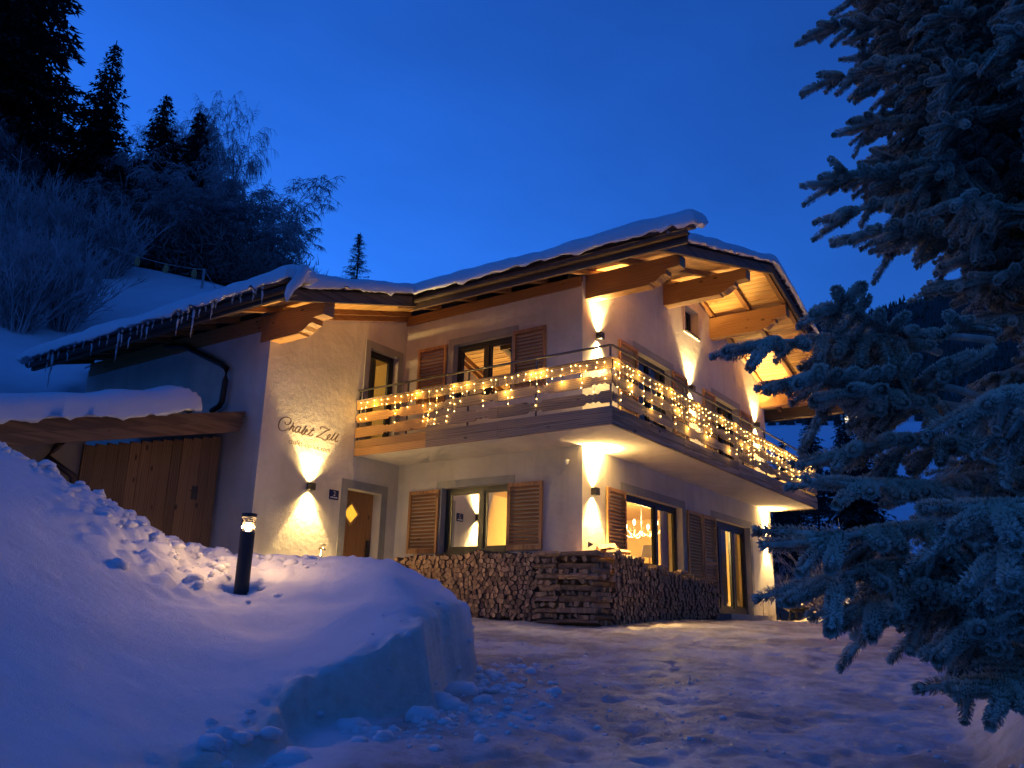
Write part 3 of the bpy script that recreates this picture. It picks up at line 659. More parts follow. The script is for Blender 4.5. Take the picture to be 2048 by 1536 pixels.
# eave boards and gutters (they run on past the verge)
def gutter(x, y0, y1, z, sgn):
    mb = MB(); pr = [(math.cos(a)*.065, math.sin(a)*.065) for a in [math.pi+i*math.pi/7 for i in range(8)]]; inn = [(p[0]*.88, p[1]*.88) for p in pr][::-1]
    mb.prism(pr+inn, lambda a, b_, w: (x+a, w, z+b_), y0, y1)
    return part('gutter', mb, 'gutter', roof)
part('eave_lath', sloped(MB(), -1.33, -.98, -2.5, -1.8, .11, .178), 'fascia_y', roof)
part('eave_lath', sloped(MB(), -4.44, -4.0, 2.25, 2.8, .11, .178), 'fascia_y', roof)
mb = MB(); mb.box(-1.21, -1.16, -2.45, 2.8, 5.22, 5.43); part('eave_board', mb, 'fascia_y', roof)
gutter(-1.285, -2.5, 2.8, 5.36, -1)
mb = MB(); mb.box(-4.27, -4.21, 2.3, 9.9, 4.37, 4.53); part('eave_board', mb, 'fascia_y', roof)
gutter(-4.34, 2.3, 9.9, 4.47, -1)
mb = MB(); mb.box(10.44, 10.50, -1.8, 11.1, 5.36, 5.60); part('eave_board', mb, 'fascia_y', roof)
gutter(10.58, -2.75, 11.1, 5.36, 1)
# purlins with carved ends
def purlin(x0, x1, yw, z0, z1, out=1.76, back=.25):
    h = z1-z0; L_ = out
    pts = [(back, z1), (back, z0), (-(L_-.56), z0), (-(L_-.545), z0+.035), (-(L_-.52), z0+.03), (-(L_-.47), z0+.028), (-(L_-.42), z0+.05), (-(L_-.36), z0+.10), (-(L_-.30), z0+.125), (-(L_-.25), z0+.13), (-(L_-.25), z0+.21), (-L_, z0+.225), (-L_, z1)]
    mb = MB(); mb.prism(pts, lambda a, b_, w: (w, yw+a, b_), x0, x1); return part('purlin', mb, 'beam_y', chalet)
purlin(.10, .32, 0, 5.30, zs(.1)-.002); purlin(3.27, 3.49, 0, 6.22, zs(3.27)-.002); purlin(5.72, 5.92, 0, 6.22, zs(5.92)-.002); purlin(8.90, 9.10, 0, 5.31, zs(9.1)-.002)
purlin(-3.27, -3.05, LY, 4.26, zs(-3.27)-.002, 1.24)
mb = MB(); mb.box(-.03, .2, .02, LY-.003, 5.50, zs(-.03)-.002); part('wall_plate', mb, 'beam_y', chalet)
mb = MB(); mb.box(WX-.03, WX+.2, LY+.26, 9.6, 4.46, zs(WX-.03)-.002); part('wall_plate', mb, 'beam_y', chalet)
mb = MB(); sloped(mb, WX+.2, -.04, LY-.05, LY-.002, -.10, .002); part('wall_trim', mb, 'beam_x', chalet)
mb = MB(); mb.tube([(-3.36, 6.9, 4.62), (-3.36, 6.28, 4.51), (-3.36, 5.14, 4.0), (-3.36, 4.98, 3.9), (-3.36, 4.97, 3.69), (-3.36, 5.0, 3.32), (-3.36, 5.06, 3.25), (-3.36, 5.25, 3.19)], .05, 10); part('downpipe', mb, 'gutter', chalet, smooth=True)

# ---- balcony
balc = part('balcony', MB().box(-1.16, LX-.14, -1.16, -.001, 2.70, 2.93).box(-1.16, -.001, .0, LY-.001, 2.70, 2.93), 'plaster', chalet)
def wavy(u0, u1, z0, z1, phase, amp=.038, per=1.02):
    n = int((u1-u0)/.025)+1; lo, hi = [], []
    def prof(u_):
        t = ((u_+phase) % per)/per
        if .36 < t < .64:
            k = (t-.36)/.28; return amp*(.35+.65*abs(math.sin(k*math.pi*3)))*math.sin(min(1, min(k, 1-k)*8)*math.pi/2)
        return 0
    for i in range(n+1):
        u_ = u0+(u1-u0)*i/n; lo.append((u_, z0+prof(u_))); hi.append((u_, z1-prof(u_)))
    return lo+hi[::-1]
levels = [(3.01, 3.19, True), (3.28, 3.445, True), (3.53, 3.67, False)]
joints_y = [-1.2, .85, 2.35, LY-.01]; joints_x = [-1.18, 1.35, 3.9, 6.45, LX-.1]
for zi, (z0, z1, wv) in enumerate(levels):
    for a, b_ in zip(joints_y[:-1], joints_y[1:]):
        mb = MB(); off = zi*.33
        poly = wavy(a+.004, b_-.004, z0, z1, .37+zi*.11) if wv else [(a+.004, z0), (b_-.004, z0), (b_-.004, z1), (a+.004, z1)]
        mb.prism(poly, lambda p, q, w: (w, p, q), -1.215, -1.19); o = part('rail_board', mb, 'honey_y' if a > 2 else 'grey_y', balc)
    for a, b_ in zip(joints_x[:-1], joints_x[1:]):
        mb = MB()
        poly = wavy(a+.004, b_-.004, z0, z1, .62+zi*.11) if wv else [(a+.004, z0), (b_-.004, z0), (b_-.004, z1), (a+.004, z1)]
        mb.prism(poly, lambda p, q, w: (p, w, q), -1.215, -1.19); part('rail_board', mb, 'grey_x', balc)
    mb = MB(); mb.box(LX-.12, LX-.095, -1.19, -.02, z0, z1); part('rail_board', mb, 'grey_y', balc)
for z0, z1 in ((2.68, 2.812), (2.818, 2.955)):
    for a, b_ in zip(joints_y[:-1], joints_y[1:]):
        part('edge_board', MB().box(-1.20, -1.161, a+.003, b_-.003, z0, z1), 'honey_y' if a > 2 else 'grey_y', balc)
    for a, b_ in zip(joints_x[:-1], joints_x[1:]):
        part('edge_board', MB().box(a+.003, b_-.003, -1.20, -1.161, z0, z1), 'grey_x', balc)
    part('edge_board', MB().box(LX-.139, LX-.10, -1.16, -.02, z0, z1), 'grey_y', balc)
part('cap_board', MB().box(-1.235, -1.12, -1.12, LY-.01, 3.672, 3.70), 'grey_y', balc)
part('cap_board', MB().box(-1.235, LX-.08, -1.235, -1.122, 3.672, 3.70), 'grey_x', balc)
mb = MB().tube([(-1.2, LY-.02, 3.885), (-1.2, -1.16, 3.885), (-1.17, -1.2, 3.885), (LX-.12, -1.2, 3.885), (LX-.1, -1.17, 3.885), (LX-.1, -.02, 3.885)], .02, 8); part('handrail', mb, 'rail', balc, smooth=True)
pm = MB().box(-.012, .012, -.012, .012, -.95, -.0).mesh('rail_post', 'rail')
for y in (LY-.04, 2.82, 1.48, .14, -1.17): inst('rail_post', pm, balc, (-1.178, y, 3.885))
for x in (.15, 1.5, 2.85, 4.2, 5.55, 6.9, 8.2, 9.08): inst('rail_post', pm, balc, (x, -1.178, 3.885))

# ---- snow on the roofs, with icicles
def snowslab(rects, zf, t, res=.09, seed=1, over=.07):
    x0 = min(r[0] for r in rects)-over; x1 = max(r[1] for r in rects)+over; y0 = min(r[2] for r in rects)-over; y1 = max(r[3] for r in rects)+over
    xs = sorted(set(np.round(np.concatenate([np.linspace(x0, x1, int((x1-x0)/res))]+[[r[0]-over, r[0]-over+.03, r[0], r[1]+over, r[1]+over-.03] for r in rects]), 4)))
    ys = sorted(set(np.round(np.concatenate([np.linspace(y0, y1, int((y1-y0)/res))]+[[r[2]-over, r[2]-over+.03, r[2], r[3]+over, r[3]+over-.03] for r in rects]), 4)))
    X, Y = np.meshgrid(xs, ys)
    d_ = np.full(X.shape, -1.0)
    for r in rects:
        q = np.minimum(np.minimum(X-r[0]+over, r[1]+over-X), np.minimum(Y-r[2]+over, r[3]+over-Y)); d_ = np.maximum(d_, q)
    e = np.clip(d_/.34, 0, 1); prof = np.sqrt(np.clip(1-(1-e)**2, 0, 1))
    zr = np.vectorize(zf)(X)
    wob = fbm(X*.8, Y*.8, 3, seed)*.12+fbm(X*2.2, Y*2.2, 3, seed+3)*.04
    top = zr+(t+wob)*prof+fbm(X*3, Y*3, 3, seed+5)*.02*prof
    bot = zr-.035*(1-np.clip(d_/.15, 0, 1))*(1+1.5*fbm(X*7, Y*7, 3, seed+9)*2)
    nr, nc = X.shape; idx = np.arange(nr*nc).reshape(nr, nc)
    ok = d_ >= -1e-4
    cell = ok[:-1, :-1] & ok[:-1, 1:] & ok[1:, 1:] & ok[1:, :-1]
    f = np.stack([idx[:-1, :-1], idx[:-1, 1:], idx[1:, 1:], idx[1:, :-1]], -1)[cell]
    v = np.concatenate([np.stack([X, Y, top], -1).reshape(-1, 3), np.stack([X, Y, bot], -1).reshape(-1, 3)])
    n = nr*nc; fb = (f+n)[:, ::-1]
    # side walls on boundary edges
    from collections import Counter
    ed = Counter(); 
    E_ = np.concatenate([f[:, [0, 1]], f[:, [1, 2]], f[:, [2, 3]], f[:, [3, 0]]])
    key = {}
    for a, b_ in E_.tolist():
        if (b_, a) in key: del key[(b_, a)]
        else: key[(a, b_)] = 1
    side = np.array([(b_, a, a+n, b_+n) for a, b_ in key])
    allf = np.concatenate([f, fb, side]); used = np.unique(allf); rm = np.full(2*n, -1); rm[used] = np.arange(len(used))
    return v[used], rm[allf]
def zr_main(x): return zs(x)+.18
v, f = snowslab([(-1.28, 10.56, -1.93, 11.2), (-4.36, 2, 2.68, 9.95), (-2.5, 2, 9, 11.2), (-1.33, -.98, -2.6, 3), (-4.46, -4.0, 2.28, 9.95)], zr_main, .22)
rs = thing('roof_snow', 'thick rounded blanket of snow on the chalet roof with icicles along the lower left eave', 'snow', (0, 0, 0))
part('snow_blanket', npmesh('snow_blanket', v, f, 'snow', True), None, rs)
def icicle_mesh(seed):
    r = random.Random(seed); mb = MB(); L_ = 1.0
    pts = []; rad = []
    for i in range(7):
        t = i/6; pts.append((r.uniform(-.01, .01), r.uniform(-.01, .01), .03-t*L_)); rad.append(.030*(1-t)**.9*r.uniform(.75, 1.25)+.003)
    mb.tube(pts, rad, 7); return mb.mesh('icicle', 'ice', True)
IC = [icicle_mesh(i) for i in range(4)]
ici = [(9.6, .35), (9.2, .2), (8.9, .62), (8.75, 1.05), (8.55, .3), (8.2, .45), (8.0, .25), (7.7, .22), (7.4, .5), (7.15, .3), (6.9, .35), (6.55, .85), (6.45, .5), (6.2, .6), (6.0, .3), (5.85, .42), (5.7, .5), (5.55, .25), (5.3, .2), (5.05, .2), (4.85, .6), (4.75, .35), (4.6, .3), (4.45, .75), (4.3, .3), (4.15, .2), (3.98, .45), (3.9, .2), (3.5, .2), (3.3, .25), (3.0, .3), (2.95, .16), (2.8, .42)]
for i, (y, l_) in enumerate(ici):
    x = -4.42; inst('icicle', IC[i % 4], rs, (x-.03, y, zs(x)+.15), (0, 0, i*1.3), (.55+l_*.5, .55+l_*.5, l_*.7))
for i, (y, l_) in enumerate([(2.28, .16), (2.33, .1), (-2.2, .08)]): inst('icicle', IC[i % 4], rs, (-4.35 if y > 0 else -1.3, y, zs(-4.4 if y > 0 else -1.35)+.12), (0, 0, i), (1, 1, l_))
# hanging lump of snow curling round the wing gutter end
mb = MB(); mb.tube([(-4.1, 2.34, zs(-4.1)+.34), (-4.2, 2.24, zs(-4.2)+.30), (-4.34, 2.18, 4.52), (-4.44, 2.19, 4.38), (-4.47, 2.2, 4.26), (-4.47, 2.2, 4.17)], [.07, .10, .085, .065, .05, .02], 9)
part('snow_curl', mb, 'snow', rs, True)

# ---------------------------------------------------------------- garden shed on the left of the wing
shed = thing('shed', 'brown planked shed with snow loaded lean-to roof left of the wing wall', 'shed', (-5, 4.95, 0))
def zsh(x): return 3.09-.25*(-3.33-x)
YS = 4.92
pl = MB().box(-.083, .083, -.02, .02, -.4, 2.75).mesh('plank', 'plank')
x = -3.35; i = 0
while x > -5.55:
    inst('plank', pl, shed, (x-.088, YS+RND.uniform(-.004, .004), -.05-(.25*(-3.33-x))), (0, 0, RND.uniform(-.01, .01))); x -= .172
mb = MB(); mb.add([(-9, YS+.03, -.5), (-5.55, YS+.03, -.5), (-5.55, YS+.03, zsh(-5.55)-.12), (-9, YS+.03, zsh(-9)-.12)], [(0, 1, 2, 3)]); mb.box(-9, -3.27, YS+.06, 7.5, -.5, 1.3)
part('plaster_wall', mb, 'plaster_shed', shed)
part('door_handle', MB().tube([(-3.72, YS-.03, 1.75), (-3.72, YS-.09, 1.75), (-3.84, YS-.09, 1.75)], .014, 6), 'metal', shed); part('lock_plate', MB().box(-3.78, -3.68, YS-.035, YS-.021, 1.63, 1.84), 'metal', shed)
for k, (a, b_) in enumerate(((-.34, -.175), (-.17, .0))):
    mb = MB(); mb.hexa([(-9.0, 4.36, zsh(-9)+a), (-3.43+.1*k*.3, 4.36, zsh(-3.43)+a), (-3.43+.1*k*.3, 4.41, zsh(-3.43)+a), (-9.0, 4.41, zsh(-9)+a), (-9.0, 4.36, zsh(-9)+b_), (-3.36+.03*k, 4.36, zsh(-3.36)+b_), (-3.36+.03*k, 4.41, zsh(-3.36)+b_), (-9.0, 4.41, zsh(-9)+b_)])
    part('fascia_board', mb, 'plank_x', shed)
mb = MB(); mb.hexa([(-9, 4.415, zsh(-9)-.10), (-3.3, 4.415, zsh(-3.3)-.10), (-3.3, 7.5, zsh(-3.3)-.10), (-9, 7.5, zsh(-9)-.1), (-9, 4.415, zsh(-9)), (-3.3, 4.415, zsh(-3.3)), (-3.3, 7.5, zsh(-3.3)), (-9, 7.5, zsh(-9))])
part('roof_deck', mb, 'fascia', shed)
mb = MB(); mb.tube([(-5.9, YS-.07, 2.2), (-6.0, YS-.07, 2.05), (-6.1, YS-.07, 1.9), (-5.7, YS-.07, 1.7), (-5.65, YS-.07, 1.2), (-5.65, YS-.07, .2)], .05, 8); part('downpipe', mb, 'gutter', shed, True)
v, f = snowslab([(-9.2, -4.25, 4.33, 7.6)], lambda x: zsh(x)+.01+.1*min(1, max(0, (x+4.9)/.8)), .42, .08, 7, .05)
o = solo('shed_roof_snow', npmesh('shed_roof_snow', v, f, 'snow', True), None, 'rounded pillow of snow lying on the brown shed roof', 'snow')

# ---------------------------------------------------------------- up and down lights on the walls
LAMPCOL = (1.0, .66, .235)
def spot(name, loc, direction, energy, angle, parent, blend=.12, r=.012):
    ld = bpy.data.lights.new(name, 'SPOT'); ld.energy = energy*K; ld.color = LAMPCOL; ld.spot_size = math.radians(angle); ld.spot_blend = blend; ld.shadow_soft_size = r
    o = bpy.data.objects.new(name, ld); COL.objects.link(o); o.rotation_euler = Vector(direction).to_track_quat('-Z', 'Y').to_euler(); o.parent = parent
    og = org(parent); o.location = (loc[0]-og[0], loc[1]-og[1], loc[2]-og[2]); return o
def wall_lamp(x, y, z, label, up=460, dn=460):
    """cube lamp on a wall that faces -y"""
    t = thing('wall_lamp', label, 'wall lamp', (x, y, z), 'up and down lamps on the chalet walls')
    mb = MB(); w = .055; h = .06
    mb.box(x-w, x-w+.008, y-.115, y-.012, z-h, z+h); mb.box(x+w-.008, x+w, y-.115, y-.012, z-h, z+h)
    mb.box(x-w+.008, x+w-.008, y-.115, y-.107, z-h, z+h); mb.box(x-w+.008, x+w-.008, y-.02, y-.012, z-h, z+h); mb.box(x-w+.008, x+w-.008, y-.107, y-.02, z-.008, z+.008)
    part('housing', mb, 'metal', t); part('back_plate', MB().box(x-.04, x+.04, y-.011, y-.001, z-.045, z+.045), 'metal', t)
    for s_ in (-1, 1):
        mb = MB(); mb.tube([(x, y-.063, z+s_*.035), (x, y-.063, z+s_*.042)], .03, 12); part('lens', mb, 'lens', t)
    for s_ in (1, -1):
        spot('up_light' if s_ > 0 else 'down_light', (x, y-.063, z+s_*.07), (0, .02, s_), up, 78, t, .38, .02)
        spot('spill_light', (x, y-.063, z+s_*.064), (0, .02, s_), up*.36, 120, t, 1.0, .02)
    return t
wall_lamp(-2.17, LY, 1.99, 'square up and down lamp under the script lettering on the wing wall')
wall_lamp(.32, 0, 1.98, 'up and down lamp beside the front corner above the woodpile')
wall_lamp(8.78, 0, 1.96, 'ground floor up and down lamp at the far right end of the gable wall')
wall_lamp(.51, 0, 4.73, 'upper up and down lamp by the front corner behind the balcony rail')
wall_lamp(4.46, 0, 4.73, 'upper up and down lamp below the small attic window')
wall_lamp(8.45, 0, 4.75, 'upper up and down lamp at the far right end of the balcony')

def point(name, loc, energy, r, parent, col=LAMPCOL):
    ld = bpy.data.lights.new(name, 'POINT'); ld.energy = energy*K; ld.color = col; ld.shadow_soft_size = r
    o = bpy.data.objects.new(name, ld); COL.objects.link(o); o.parent = parent; og = org(parent); o.location = (loc[0]-og[0], loc[1]-og[1], loc[2]-og[2]); return o
# ---- bollard lamp in the snowbank
bl = P(-2.45, 8.02, 0); bz = .82
t = thing('bollard_lamp', 'dark round bollard lamp glowing in the snowbank in front of the wing', 'bollard lamp', (bl.x, bl.y, bz))
mb = MB().tube([(bl.x, bl.y, -.9), (bl.x, bl.y, bz-.175)], .067, 36); part('post', mb, 'post', t)
mb = MB().tube([(bl.x, bl.y, bz-.035), (bl.x, bl.y, bz)], .070, 20); part('cap', mb, 'metal', t)
mb = MB().tube([(bl.x, bl.y, bz-.175), (bl.x, bl.y, bz-.035)], .064, 20, cap=False); part('lens_ring', mb, 'glass', t, True)
mb = MB()
for k in range(4): mb.tube([(bl.x, bl.y, bz-.06-k*.028), (bl.x, bl.y, bz-.054-k*.028)], .052, 16)
part('louvre', mb, 'chrome', t)
mb = MB().tube([(bl.x, bl.y, bz-.165), (bl.x, bl.y, bz-.15), (bl.x, bl.y, bz-.10), (bl.x, bl.y, bz-.085)], [.015, .028, .028, .012], 10); part('bulb', mb, 'bulb', t, True)
for a in range(3):
    an = a*2.09+.9; point('glow', (bl.x+math.cos(an)*.055, bl.y+math.sin(an)*.055, bz-.115), 13.0, .006, t, (1.0, .55, .25))

# ---- house number plate, tap, stand pipe, dome camera
t = thing('house_number_sign', 'small blue enamel house number plate 2 beside the entrance door', 'sign', (-1.6, LY, 1.93))
part('plate', MB().box(-1.70, -1.49, LY-.014, LY-.002, 1.85, 2.015), 'paint_blue', t)
text('2', -1.615, 1.915, .048, .08, LY-.0165, 'number', 'paint_white', t)
mb = MB()
for k, (a, b_) in enumerate(((0, .013), (.018, .028), (.033, .046), (.051, .060), (.065, .079), (.084, .094), (.099, .112), (.117, .128), (.133, .145), (.150, .163))): mb.box(-1.678+a, -1.678+b_, LY-.0168, LY-.0142, 1.873+.003*(k % 2), 1.892+.004*(k % 3))
part('street_line', mb, 'paint_white', t)
t = thing('garden_tap', 'brass garden tap with pipe on the wing wall beside the door', 'tap', (-1.82, LY-.05, .5))
mb = MB().tube([(-1.82, LY-.05, -.3), (-1.82, LY-.05, 1.0)], .014, 8); part('pipe', mb, 'chrome', t, True)
mb = MB().tube([(-1.82, LY-.01, 1.0), (-1.82, LY-.1, 1.01), (-1.82, LY-.14, .97)], .02, 8).tube([(-1.87, LY-.08, 1.06), (-1.76, LY-.08, 1.06)], .014, 8).tube([(-1.82, LY-.08, 1.0), (-1.82, LY-.08, 1.06)], .01, 6); part('spout', mb, 'chrome', t, True)
t = thing('standpipe', 'thin standpipe at the foot of the gable wall near the right corner', 'pipe', (8.2, -.05, .1))
part('pipe', MB().tube([(8.2, -.05, .05), (8.2, -.05, .52)], .014, 8), 'wire', t); part('valve', MB().tube([(8.16, -.05, .53), (8.25, -.05, .53)], .022, 8), 'paint_white', t)
t = thing('security_camera', 'small white dome camera high on the side wall near the corner', 'camera', (-.06, .26, 2.44))
part('arm', MB().tube([(-.001, .26, 2.47), (-.07, .26, 2.47)], .022, 8), 'paint_white', t)
mb = MB().tube([(-.075, .26, 2.49), (-.075, .26, 2.46), (-.075, .26, 2.42), (-.075, .26, 2.395)], [.02, .042, .042, .02], 12); part('dome', mb, 'paint_white', t, True)

# ---- living room: chandelier, table lamp, sofa, curtains
t = thing('chandelier', 'antler chandelier with glowing bulbs inside the living room window', 'chandelier', (4.7, 1.3, 1.85))
cxx, cyy, czz = 4.7, 1.3, 1.80
part('chain', MB().tube([(cxx, cyy, czz), (cxx, cyy, 2.61)], .012, 6), 'metal', t)
for k in range(6):
    a = k*math.pi/3+.3; r_ = .48; mb = MB(); pts = []
    for i in range(8):
        s_ = i/7; pts.append((cxx+math.cos(a+s_*.9)*r_*s_, cyy+math.sin(a+s_*.9)*r_*s_, czz-.16*math.sin(s_*2.6)+.18*s_*s_))
    mb.tube(pts, [.022-.012*i/7 for i in range(8)], 6)
    for i in (3, 5): 
        p = pts[i]; mb.tube([p, (p[0]+math.cos(a)*.1, p[1]+math.sin(a)*.1, p[2]+.16)], [.013, .004], 5)
    part('antler', mb, 'antler', t, True)
    e = pts[-1]; part('bulb', MB().tube([(e[0], e[1], e[2]), (e[0], e[1], e[2]+.03), (e[0], e[1], e[2]+.09), (e[0], e[1], e[2]+.12)], [.01, .022, .022, .006], 8), 'bulb', t, True)
point('room_light', (cxx, cyy, czz+.25), 850, .2, t, (1.0, .68, .26))
t = thing('table_lamp', 'unlit grey shaded table lamp standing behind the living room window', 'lamp', (4.35, .95, 1.0))
part('shade', MB().tube([(4.35, .95, 1.25), (4.35, .95, 1.48)], [.17, .135], 16, cap=False), 'lampshade', t, True)
part('stem', MB().tube([(4.35, .95, .95), (4.35, .95, 1.3)], .02, 8), 'honey', t); part('foot', MB().tube([(4.35, .95, .93), (4.35, .95, .96)], .07, 10), 'honey', t)
t = thing('sideboard', 'dark sideboard below the grey table lamp inside the living room', 'sideboard', (4.4, 1.0, .12))
part('cabinet', MB().box(3.8, 5.0, .75, 1.2, .22, .9), 'sofa', t); part('top', MB().box(3.77, 5.03, .72, 1.23, .905, .93), 'sofa', t); part('plinth', MB().box(3.85, 4.95, .8, 1.15, .122, .215), 'sofa', t)
t = thing('antler_trophy', 'antler trophy hanging on the yellow living room wall', 'trophy', (8.9, 2.2, 1.6))
part('board', MB().box(8.86, 8.915, 2.1, 2.35, 1.5, 1.85), 'door', t)
for s_ in (-1, 1): part('antler', MB().tube([(8.85, 2.22, 1.8), (8.75, 2.22+s_*.25, 1.95), (8.7, 2.22+s_*.3, 2.3)], [.025, .02, .006], 6).tube([(8.78, 2.22+s_*.2, 1.92), (8.6, 2.22+s_*.3, 2.05)], [.018, .005], 5), 'antler', t, True)
t = thing('sofa', 'dark sofa back seen low behind the kitchen window', 'sofa', (1.6, 2.8, .12))
part('backrest', MB().box(1.2, 1.45, 1.6, 3.9, .55, 1.22), 'sofa', t); part('seat', MB().box(1.46, 2.1, 1.6, 3.9, .2, .58), 'sofa', t)
def curtain(name, x0, x1, y, z0, z1, mat, label, ax='y', amp=.03, per=.09):
    mb = MB(); n = int(abs(x1-x0)/.015)+1; v = []
    for i in range(n+1):
        s_ = x0+(x1-x0)*i/n; dy = amp*math.sin(s_/per*2*math.pi)
        for z in (z0, z1): v.append((s_, y+dy, z) if ax == 'y' else (y+dy, s_, z))
    mb.add(v, [(2*i, 2*i+2, 2*i+3, 2*i+1) for i in range(n)])
    return solo(name, mb, mat, label, 'curtain', (0, 0, 0), smooth=True)
curtain('curtain', 3.78, 5.1, .42, .2, 2.5, 'curtain', 'olive curtain drawn behind the right pane of the living room window')
curtain('curtain', 7.78, 8.88, .46, .18, 2.5, 'curtain', 'long olive curtain behind the right leaf of the terrace door')
curtain('curtain', -.62, -.38, LY+.45, 2.97, 4.85, 'curtain_grey', 'grey curtain inside the upper wing balcony door')
curtain('curtain', 6.25, 7.3, .46, .18, 2.5, 'curtain', 'long olive curtain behind the left leaf of the terrace door')
t = thing('side_table', 'small table with white towel inside the terrace door', 'table', (7.4, .75, .12))
part('tabletop', MB().box(7.1, 7.7, .6, .95, .42, .45), 'honey', t); part('leg', MB().box(7.37, 7.43, .75, .81, .12, .42), 'honey', t)
part('towel', MB().tube([(7.15, .78, .50), (7.25, .78, .54), (7.4, .78, .52), (7.6, .78, .48)], [.03, .07, .06, .02], 8), 'paint_white', t, True)
t = thing('bed', 'white pillows seen low inside the upper wing balcony door', 'bed', (-1.3, 5.6, 2.96))
part('pillow', MB().tube([(-1.15, 5.3, 3.75), (-1.15, 5.35, 3.95), (-1.15, 5.4, 4.15), (-1.15, 5.42, 4.25)], [.08, .17, .15, .03], 10), 'paint_white', t, True)
part('pillow', MB().tube([(-.85, 5.2, 3.80), (-.85, 5.22, 3.92), (-.85, 5.25, 4.1)], [.08, .15, .04], 10), 'paint_white', t, True)
part('frame', MB().box(-1.6, -.4, 5.0, 6.9, 2.97, 3.7), 'sofa', t)
t = thing('ceiling_lamp', 'ceiling lamp lighting the upper wing room', 'lamp', (-.9, 5.9, 4.7))
part('globe', MB().tube([(-2.3, 5.2, 4.62), (-2.3, 5.2, 4.72), (-2.3, 5.2, 4.8)], [.03, .1, .03], 12), 'bulb', t, True)
point('room_light', (-2.2, 5.2, 4.4), 45, .1, t, (1.0, .70, .3))

# ---------------------------------------------------------------- fairy lights on the balcony
bulb = MB()
bulb.add([(0, 0, .012), (.010, 0, 0), (0, .010, 0), (-.010, 0, 0), (0, -.010, 0), (0, 0, -.015)], [(0, 1, 2), (0, 2, 3), (0, 3, 4), (0, 4, 1), (5, 2, 1), (5, 3, 2), (5, 4, 3), (5, 1, 4)])
bulb = bulb.mesh('bulb', 'led')
def fairy(name, label, horizontal, u0, u1, step, fx, maxb, seed):
    r = random.Random(seed); t = thing(name, label, 'fairy lights', fx((u0+u1)/2, 3.6), 'fairy light curtains on the balcony rail')
    mb = MB(); top = []; bulbs = []
    u_ = u0
    while u_ < u1:
        top.append((u_, 3.64+r.uniform(-.03, .015))); 
        if r.random() < .93:
            n = r.choice((1, 2, 3, 4, 5, 5) if horizontal else (1, 1, 2, 3, 4, 5)); uu, z = u_, top[-1][1]; line = [(uu, z)]
            for k in range(n):
                z -= r.uniform(.07, .13); uu += r.uniform(-.035, .035); line.append((uu, z))
                
                if r.random() < .8: bulbs.append((uu+r.uniform(-.012, .012), z))
            for k in range(r.choice((0, 1, 2))): z -= .06; uu += r.uniform(-.03, .03); line.append((uu, z))
            mb.tube([fx(*p) for p in line], .0028, 3, cap=False)
        bulbs.append((u_, top[-1][1])); u_ += step*r.uniform(.55, 1.45)
    mb.tube([fx(*p) for p in top], .0035, 3, cap=False); part('wire', mb, 'wire', t)
    bulbs = bulbs[:maxb]
    for p in bulbs: inst('bulb', bulb, t, fx(*p))
    k = max(1, len(bulbs)//14)
    for p in bulbs[::k]:
        q = fx(p[0], p[1]); 
        q = (q[0]-.05, q[1], q[2]) if not horizontal else (q[0], q[1]-.05, q[2])
        point('bulb_glow', q, 2.1, .02, t, (1.0, .55, .10))
    return t
fairy('fairy_lights', 'curtain of fairy lights hanging on the left side of the balcony', False, -1.1, 3.98, .13, lambda a, z: (-1.235, a, z), 230, 3)
fairy('fairy_lights', 'curtain of fairy lights hanging along the near half of the gable balcony', True, -1.15, 3.9, .15, lambda a, z: (a, -1.235, z), 280, 4)
fairy('fairy_lights', 'denser curtain of fairy lights on the far half of the gable balcony', True, 4.0, 8.95, .14, lambda a, z: (a, -1.235, z), 290, 5)

# ---------------------------------------------------------------- firewood
def voronoi(u0, u1, ztop, zbot, cs, seed):
    r = random.Random(seed); pts = []
    nu = int((u1-u0)/cs); rows = int(1.35/cs)+1
    for j in range(-1, rows+1):
        for i in range(-1, nu+1):
            pts.append((u0+(i+.5+(.5 if j % 2 else 0))*cs+r.uniform(-.36, .36)*cs, -.25+(j+.5)*cs*.95+r.uniform(-.36, .36)*cs))
    cells = []
    grid = {}
    for k, p in enumerate(pts): grid.setdefault((int(p[0]//(cs*1.5)), int(p[1]//(cs*1.5))), []).append(k)
    for k, p in enumerate(pts):
        if not (u0 <= p[0] <= u1 and zbot(p[0])+.02 < p[1] < ztop(p[0])): continue
        poly = [(p[0]-cs, p[1]-cs), (p[0]+cs, p[1]-cs), (p[0]+cs, p[1]+cs), (p[0]-cs, p[1]+cs)]
        gx, gy = int(p[0]//(cs*1.5)), int(p[1]//(cs*1.5))
        for dx in (-1, 0, 1):
            for dy in (-1, 0, 1):
                for q_ in grid.get((gx+dx, gy+dy), ()):
                    if q_ == k: continue
                    q = pts[q_]; mx, my = (p[0]+q[0])/2, (p[1]+q[1])/2; nx, ny = q[0]-p[0], q[1]-p[1]
                    out = []
                    for a, b_ in zip(poly, poly[1:]+poly[:1]):
                        da = (a[0]-mx)*nx+(a[1]-my)*ny; db = (b_[0]-mx)*nx+(b_[1]-my)*ny
                        if da <= 0: out.append(a)
                        if da*db < 0: s_ = da/(da-db); out.append((a[0]+(b_[0]-a[0])*s_, a[1]+(b_[1]-a[1])*s_))
                    poly = out
                    if len(poly) < 3: break
        if len(poly) >= 3:
            # merge tiny edges so pieces look split with an axe
            pp = [poly[0]]
            for q in poly[1:]:
                if math.hypot(q[0]-pp[-1][0], q[1]-pp[-1][1]) > cs*.28: pp.append(q)
            if len(pp) >= 3: cells.append((p, [(p[0]+(q[0]-p[0])*.90, p[1]+(q[1]-p[1])*.90) for q in pp]))
    return cells
